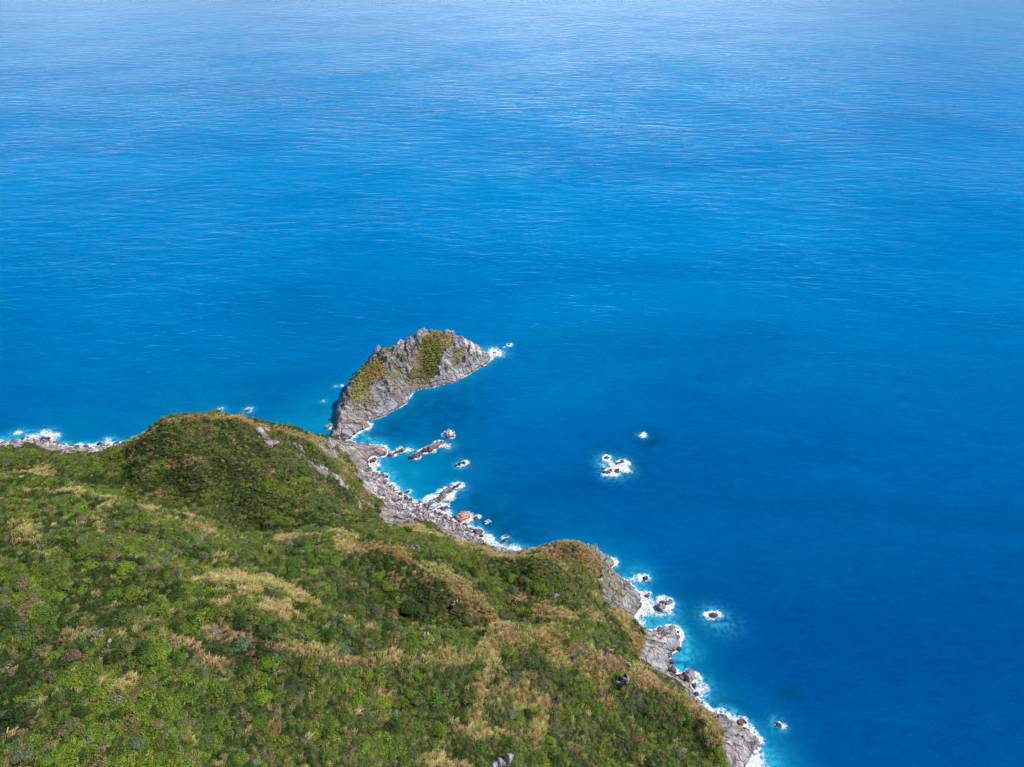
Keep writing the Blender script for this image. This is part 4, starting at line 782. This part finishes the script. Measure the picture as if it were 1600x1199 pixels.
NAMED = [(128, 798, 2.6, 'lime green', 'bright lime-green bush high on the near spur', 'the high lime bush'), (475, 755, 3.0, 'lime green', 'rounded lime-green bush alone in the green hollow under the knoll', 'the hollow lime bush'), (196, 893, 2.8, 'lime green', 'broad lime-green bush in dark scrub below the spur crest', 'the broad lime bush'),
         (94, 936, 1.9, 'lime green', 'small lime-green bush in dark scrub, seaward of none but fern green ones', None), (488, 897, 2.2, 'lime green', 'lime-green bush uphill of the wooded gully', 'the upper gully lime bush'), (557, 1106, 2.0, 'lime green', 'yellow-green bush in the middle of the near slope', 'the yellow-green slope bush'),
         (410, 1095, 2.8, 'lime green', 'big ragged lime-green bush above a dark furrow on the near slope', 'the ragged lime bush'), (445, 1165, 2.4, 'lime green', 'lime-green bush low on the near slope below the dark furrow', 'the low lime bush'), (860, 1160, 1.8, 'lime green', 'slim lime-green bush beside the brown grass strip, low on the slope', 'the slim lime bush'),
         (605, 917, 3.2, 'fresh green', 'domed fresh green tree at the upper edge of the wooded gully', 'the domed gully tree'), (590, 905, 2.8, 'fresh green', 'fresh green tree touching the domed one on its uphill side', None), (640, 952, 4.0, 'dark green', 'largest dark green tree in the wooded gully', 'the largest gully tree'), (590, 965, 3.4, 'dull grey-green', 'broad grey-green tree crown on the inland side of the wooded gully', 'the grey-green gully tree'),
         (638, 985, 3.0, 'fresh green', 'wide fresh green tree at the bottom of the wooded gully', None), (690, 985, 3.0, 'dark green', 'dark tree near the seaward mouth of the wooded gully', 'the gully mouth tree'), (790, 1022, 2.4, 'fresh green', 'round fresh green bush set in straw grass on the near crest', 'the round crest bush'),
         (612, 962, 2.2, 'brownish', 'brown-leaved tree between the two broadest crowns of the wooded gully', None), (776, 1066, 1.8, 'dark green', 'narrow dark bush standing in the straw grass of the near slope', 'the narrow dark bush'),
         (210, 1092, 2.2, 'olive', 'olive-yellow domed bush above a straw patch on the near slope', 'the olive dome bush'), (308, 850, 2.2, 'greyish brown', 'greyish brown rounded bush on the spur below its crest', 'the brown spur bush'), (452, 852, 2.3, 'greyish brown', 'grey-brown bush on the rim of the green hollow', 'the grey-brown rim bush'),
         (130, 815, 2.2, 'greyish brown', 'grey half-bare bush just below the high lime bush', None), (205, 838, 2.0, 'greyish brown', 'pale greyish bush on the spur between lime bush and brown bush', None), (240, 860, 2.0, 'dull grey-green', 'grey-green bush on the spur beside the brown spur bush', None)]
MARKS = [(a[0], a[1], a[2]) for a in OUTCROPS if a[2]]
for q_ in NAMED:
    lb = q_[4] if q_[0] != 94 else 'small bright bush in the darkest scrub near the broad lime bush'
    shrub(q_[0], q_[1], q_[2], q_[3], lb, 'tree' if 'tree' in lb else 'shrub', 'tree' if 'tree' in lb else 'shrub')
    if q_[5]: MARKS.append((q_[0], q_[1], q_[5]))
shrub(340, 992, 1.9, None, 'leafless silver tree spreading over straw grass', 'tree', 'tree', bare=2); MARKS.append((340, 992, 'the leafless silver tree'))
for a_ in [(60, 960, 'the dark west scrub'), (60, 1060, 'the lower west slope'), (80, 1150, 'the west bottom scrub'), (250, 1150, 'the slope foot'), (320, 1100, 'the olive hillside'), (1050, 1150, 'the seaward green slope'), (900, 1170, 'the fern-green bank'), (960, 1130, 'the green bank under the slate slab'), (60, 880, 'the spur top'), (600, 1150, 'the middle slope foot')]:
    MARKS.append(a_)
# the other large crowns, placed one by one where the scrub is tallest
items = []; tries = 0; names = list(PAL)
while len(items) < 274 and tries < 6000:
    tries += 1; px = R.uniform(5, 1110); py = R.uniform(800, 1195)
    u = R.rand()
    if py < 860 and u < .5: continue
    hit = ground_hit(px, py)
    if hit is None: continue
    x, y, z = hit; dr_ = float(dryness(np.array([x]), np.array([y]), np.array([z]))[0][0]); rk_ = float(rock_mask(np.array([px]), np.array([py]), np.array([x]), np.array([y]), np.array([z]))[0])
    if rk_ > .5 or dr_ > .35: continue
    rad = float(np.clip(R.normal(2.1, .5), 1.3, 3.4)) * (1.25 if 540 < px < 720 and 900 < py < 1000 else 1.0)
    if any((x - b_[0]) ** 2 + (y - b_[1]) ** 2 < (0.80 * (rad + b_[2])) ** 2 for b_ in BIG): continue
    if any((x - o_[3]) ** 2 + (y - o_[4]) ** 2 < (rad + 2.2) ** 2 for o_ in OUTCROPS): continue
    ck = names[R.choice(8, p=[.26, .27, .17, .035, .10, .085, .05, .03])]
    o = shrub(px, py, rad, ck); o['group'] = 'large shrubs of the hillside scrub'
    items.append((o, px, py, ('large ' if rad > 2.2 else 'mid-sized ' if rad > 1.7 else 'smallish ') + ck + ' shrub'))
describe(items, MARKS, '%s, %sclosest %s %s')

# the scrub nobody could count
sp = 0.86
gx = np.arange(-320, 125, sp); gy = np.arange(60, 345, sp); SXX, SYY = np.meshgrid(gx, gy); SXX = (SXX + R.uniform(-.45, .45, SXX.shape) * sp).ravel(); SYY = (SYY + R.uniform(-.45, .45, SYY.shape) * sp).ravel()
sz_ = land_z(SXX, SYY); ppx, ppy = P(SXX, SYY, sz_); m = (sz_ > 2.5) & (ppx > -160) & (ppx < 1700) & (ppy < 1420) & (ppy > 500)
SXX, SYY, sz_, ppx, ppy = SXX[m], SYY[m], sz_[m], ppx[m], ppy[m]
rkm = rock_mask(ppx, ppy, SXX, SYY, sz_) > .5
dr_, rust = dryness(SXX, SYY, sz_)
free = np.ones(len(SXX), bool)
for a, b, r_ in BIG: free &= (SXX - a) ** 2 + (SYY - b) ** 2 > (0.55 * r_) ** 2
for o_ in OUTCROPS: free &= (SXX - o_[3]) ** 2 + (SYY - o_[4]) ** 2 > 1.5 ** 2
u = R.rand(len(SXX)); gpatch = fbm(SXX, SYY, 70.0, 3, 0.12)
isg = (u < dr_ * 0.90 + 0.02 + 0.04 * (gpatch > 0.35)) & free & ~rkm
isb = ~isg & free & ~rkm & (R.rand(len(u)) < 0.93)
# bushes
x, y, z = SXX[isb], SYY[isb], sz_[isb]; n = len(x); n1 = fbm(x, y, 3.0, 4, 0.035); n2 = fbm(x, y, 60.0, 3, 0.14)
kn = blobs(ppx[isb], ppy[isb], [(320, 690, 150, 40), (400, 720, 60, 30)]); pal = np.array([PAL[q_] for q_ in names]); w_ = np.tile(np.array([.26, .30, .14, .012, .14, .08, .06, .022]), (n, 1))
w_[:, 0] *= np.exp(-3.0 * n1 + -2.0 * n2); w_[:, 2] *= np.exp(2.6 * n1 + 2.0 * n2); w_[:, 4] *= 1 + 3 * dr_[isb] ; w_[:, 6] *= 1 + 5 * dr_[isb] + 3 * rust[isb] + 2.5 * kn; w_[:, 4] *= 1 + 3 * kn; w_[:, 2] *= 1 - 0.8 * kn; w_[:, 0] *= 1 + 0.5 * kn; cw = np.cumsum(w_ / w_.sum(1)[:, None], 1); pk = (R.rand(n)[:, None] > cw).sum(1).clip(0, 7)
tn = 1.9 * pal[pk] * R.uniform(.75, 1.25, (n, 1)) * R.uniform(.92, 1.08, (n, 3))
near_coast = sstep(2, 12, z); s = np.exp(R.normal(-0.06, 0.34, n)).clip(.4, 2.0) * (0.55 + 0.45 * near_coast) * (1 - 0.3 * dr_[isb]) * (0.85 + 0.35 * np.clip(n2 + n1, -.5, .8))
sc = scatter('scrub', BUSH, np.c_[x, y, z - 0.1], np.c_[R.normal(0, .12, n), R.normal(0, .12, n), R.uniform(0, 6.28, n)], np.c_[s * R.uniform(.85, 1.2, n), s, s * R.uniform(.7, 1.15, n)], tn, R.randint(0, len(BUSH), n))
tag(sc, 'dense low green scrub clothing the whole hillside', kind='stuff')
# tall grass, two blades of growth per square metre where it is dry
xg = np.r_[SXX[isg], SXX[isg] + R.uniform(-.5, .5, isg.sum()), SXX[isg] + R.uniform(-.5, .5, isg.sum())]; yg = np.r_[SYY[isg], SYY[isg] + R.uniform(-.5, .5, isg.sum()), SYY[isg] + R.uniform(-.5, .5, isg.sum())]; zg = land_z(xg, yg); n = len(xg)
rg = np.r_[rust[isg]] ; rg = np.r_[rg, rg, rg]; dg = np.r_[dr_[isg], dr_[isg], dr_[isg]]; n3 = fbm(xg, yg, 14.0, 3, 0.10)[:, None]
straw = np.array([0.42, 0.335, 0.14]); pink = np.array([0.44, 0.285, 0.165]); gre = np.array([0.20, 0.23, 0.06]); brown = np.array([0.30, 0.175, 0.07])
t_ = straw * (1 - sstep(-.1, .5, n3)) + pink * sstep(-.1, .5, n3); t_ = t_ * (1 - 0.55 * np.clip(rg, 0, 1)[:, None]) + brown * 0.55 * np.clip(rg, 0, 1)[:, None]
gm = ((R.rand(n) < 0.30) | (dg < .3))[:, None]; t_ = 1.5 * np.where(gm, gre * .6 + t_ * .4, t_) * R.uniform(.75, 1.2, (n, 1))
far = (zg < 62) & (yg > 170); s = np.exp(R.normal(-0.24, .25, n)).clip(.35, 1.3) * np.where(far, .72, 1.0)
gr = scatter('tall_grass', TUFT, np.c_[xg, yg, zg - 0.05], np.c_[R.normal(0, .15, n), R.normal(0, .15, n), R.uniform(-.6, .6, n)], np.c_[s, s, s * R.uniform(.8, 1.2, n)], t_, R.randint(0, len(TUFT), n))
tag(gr, 'straw and rusty tall grass on the crests and dry ribs', kind='stuff')
# growth on the islet
n = 16000; x = R.uniform(ixs[0], ixs[-1] - 1, n); y = R.uniform(iys[0], iys[-1] - 1, n); i_ = ((x - ixs[0]) / .45).astype(int); j_ = ((y - iys[0]) / .45).astype(int); z = IZ[j_, i_]; ok = (IV[j_, i_] > .5) & (z > 1)
idr = np.clip(idry[j_, i_], 0, 1) + R.normal(0, .15, n); ok &= R.rand(n) < .9
x, y, z, idr = x[ok], y[ok], z[ok], idr[ok]; n = len(x)
g_ = np.where((idr > .45)[:, None], np.array([0.55, 0.32, 0.09]), np.array([0.56, 0.54, 0.09])) * R.uniform(.7, 1.25, (n, 1)); g_ = np.where((R.rand(n) < .16)[:, None], np.array([0.08, 0.10, 0.02]), g_)
s = R.uniform(.45, .85, n)
it = scatter('islet_turf', TUFT + BUSH[:3], np.c_[x - isl_o[0], y - isl_o[1], z - 0.05], np.c_[np.zeros((n, 2)), R.uniform(0, 6.28, n)], np.c_[s, s, s * .7], g_, np.where(R.rand(n) < .45, R.randint(0, 5, n), R.randint(5, 8, n)))
it.parent = islet; it['kind'] = 'stuff'; it['label'] = 'yellow-green and rusty turf on top of the islet'
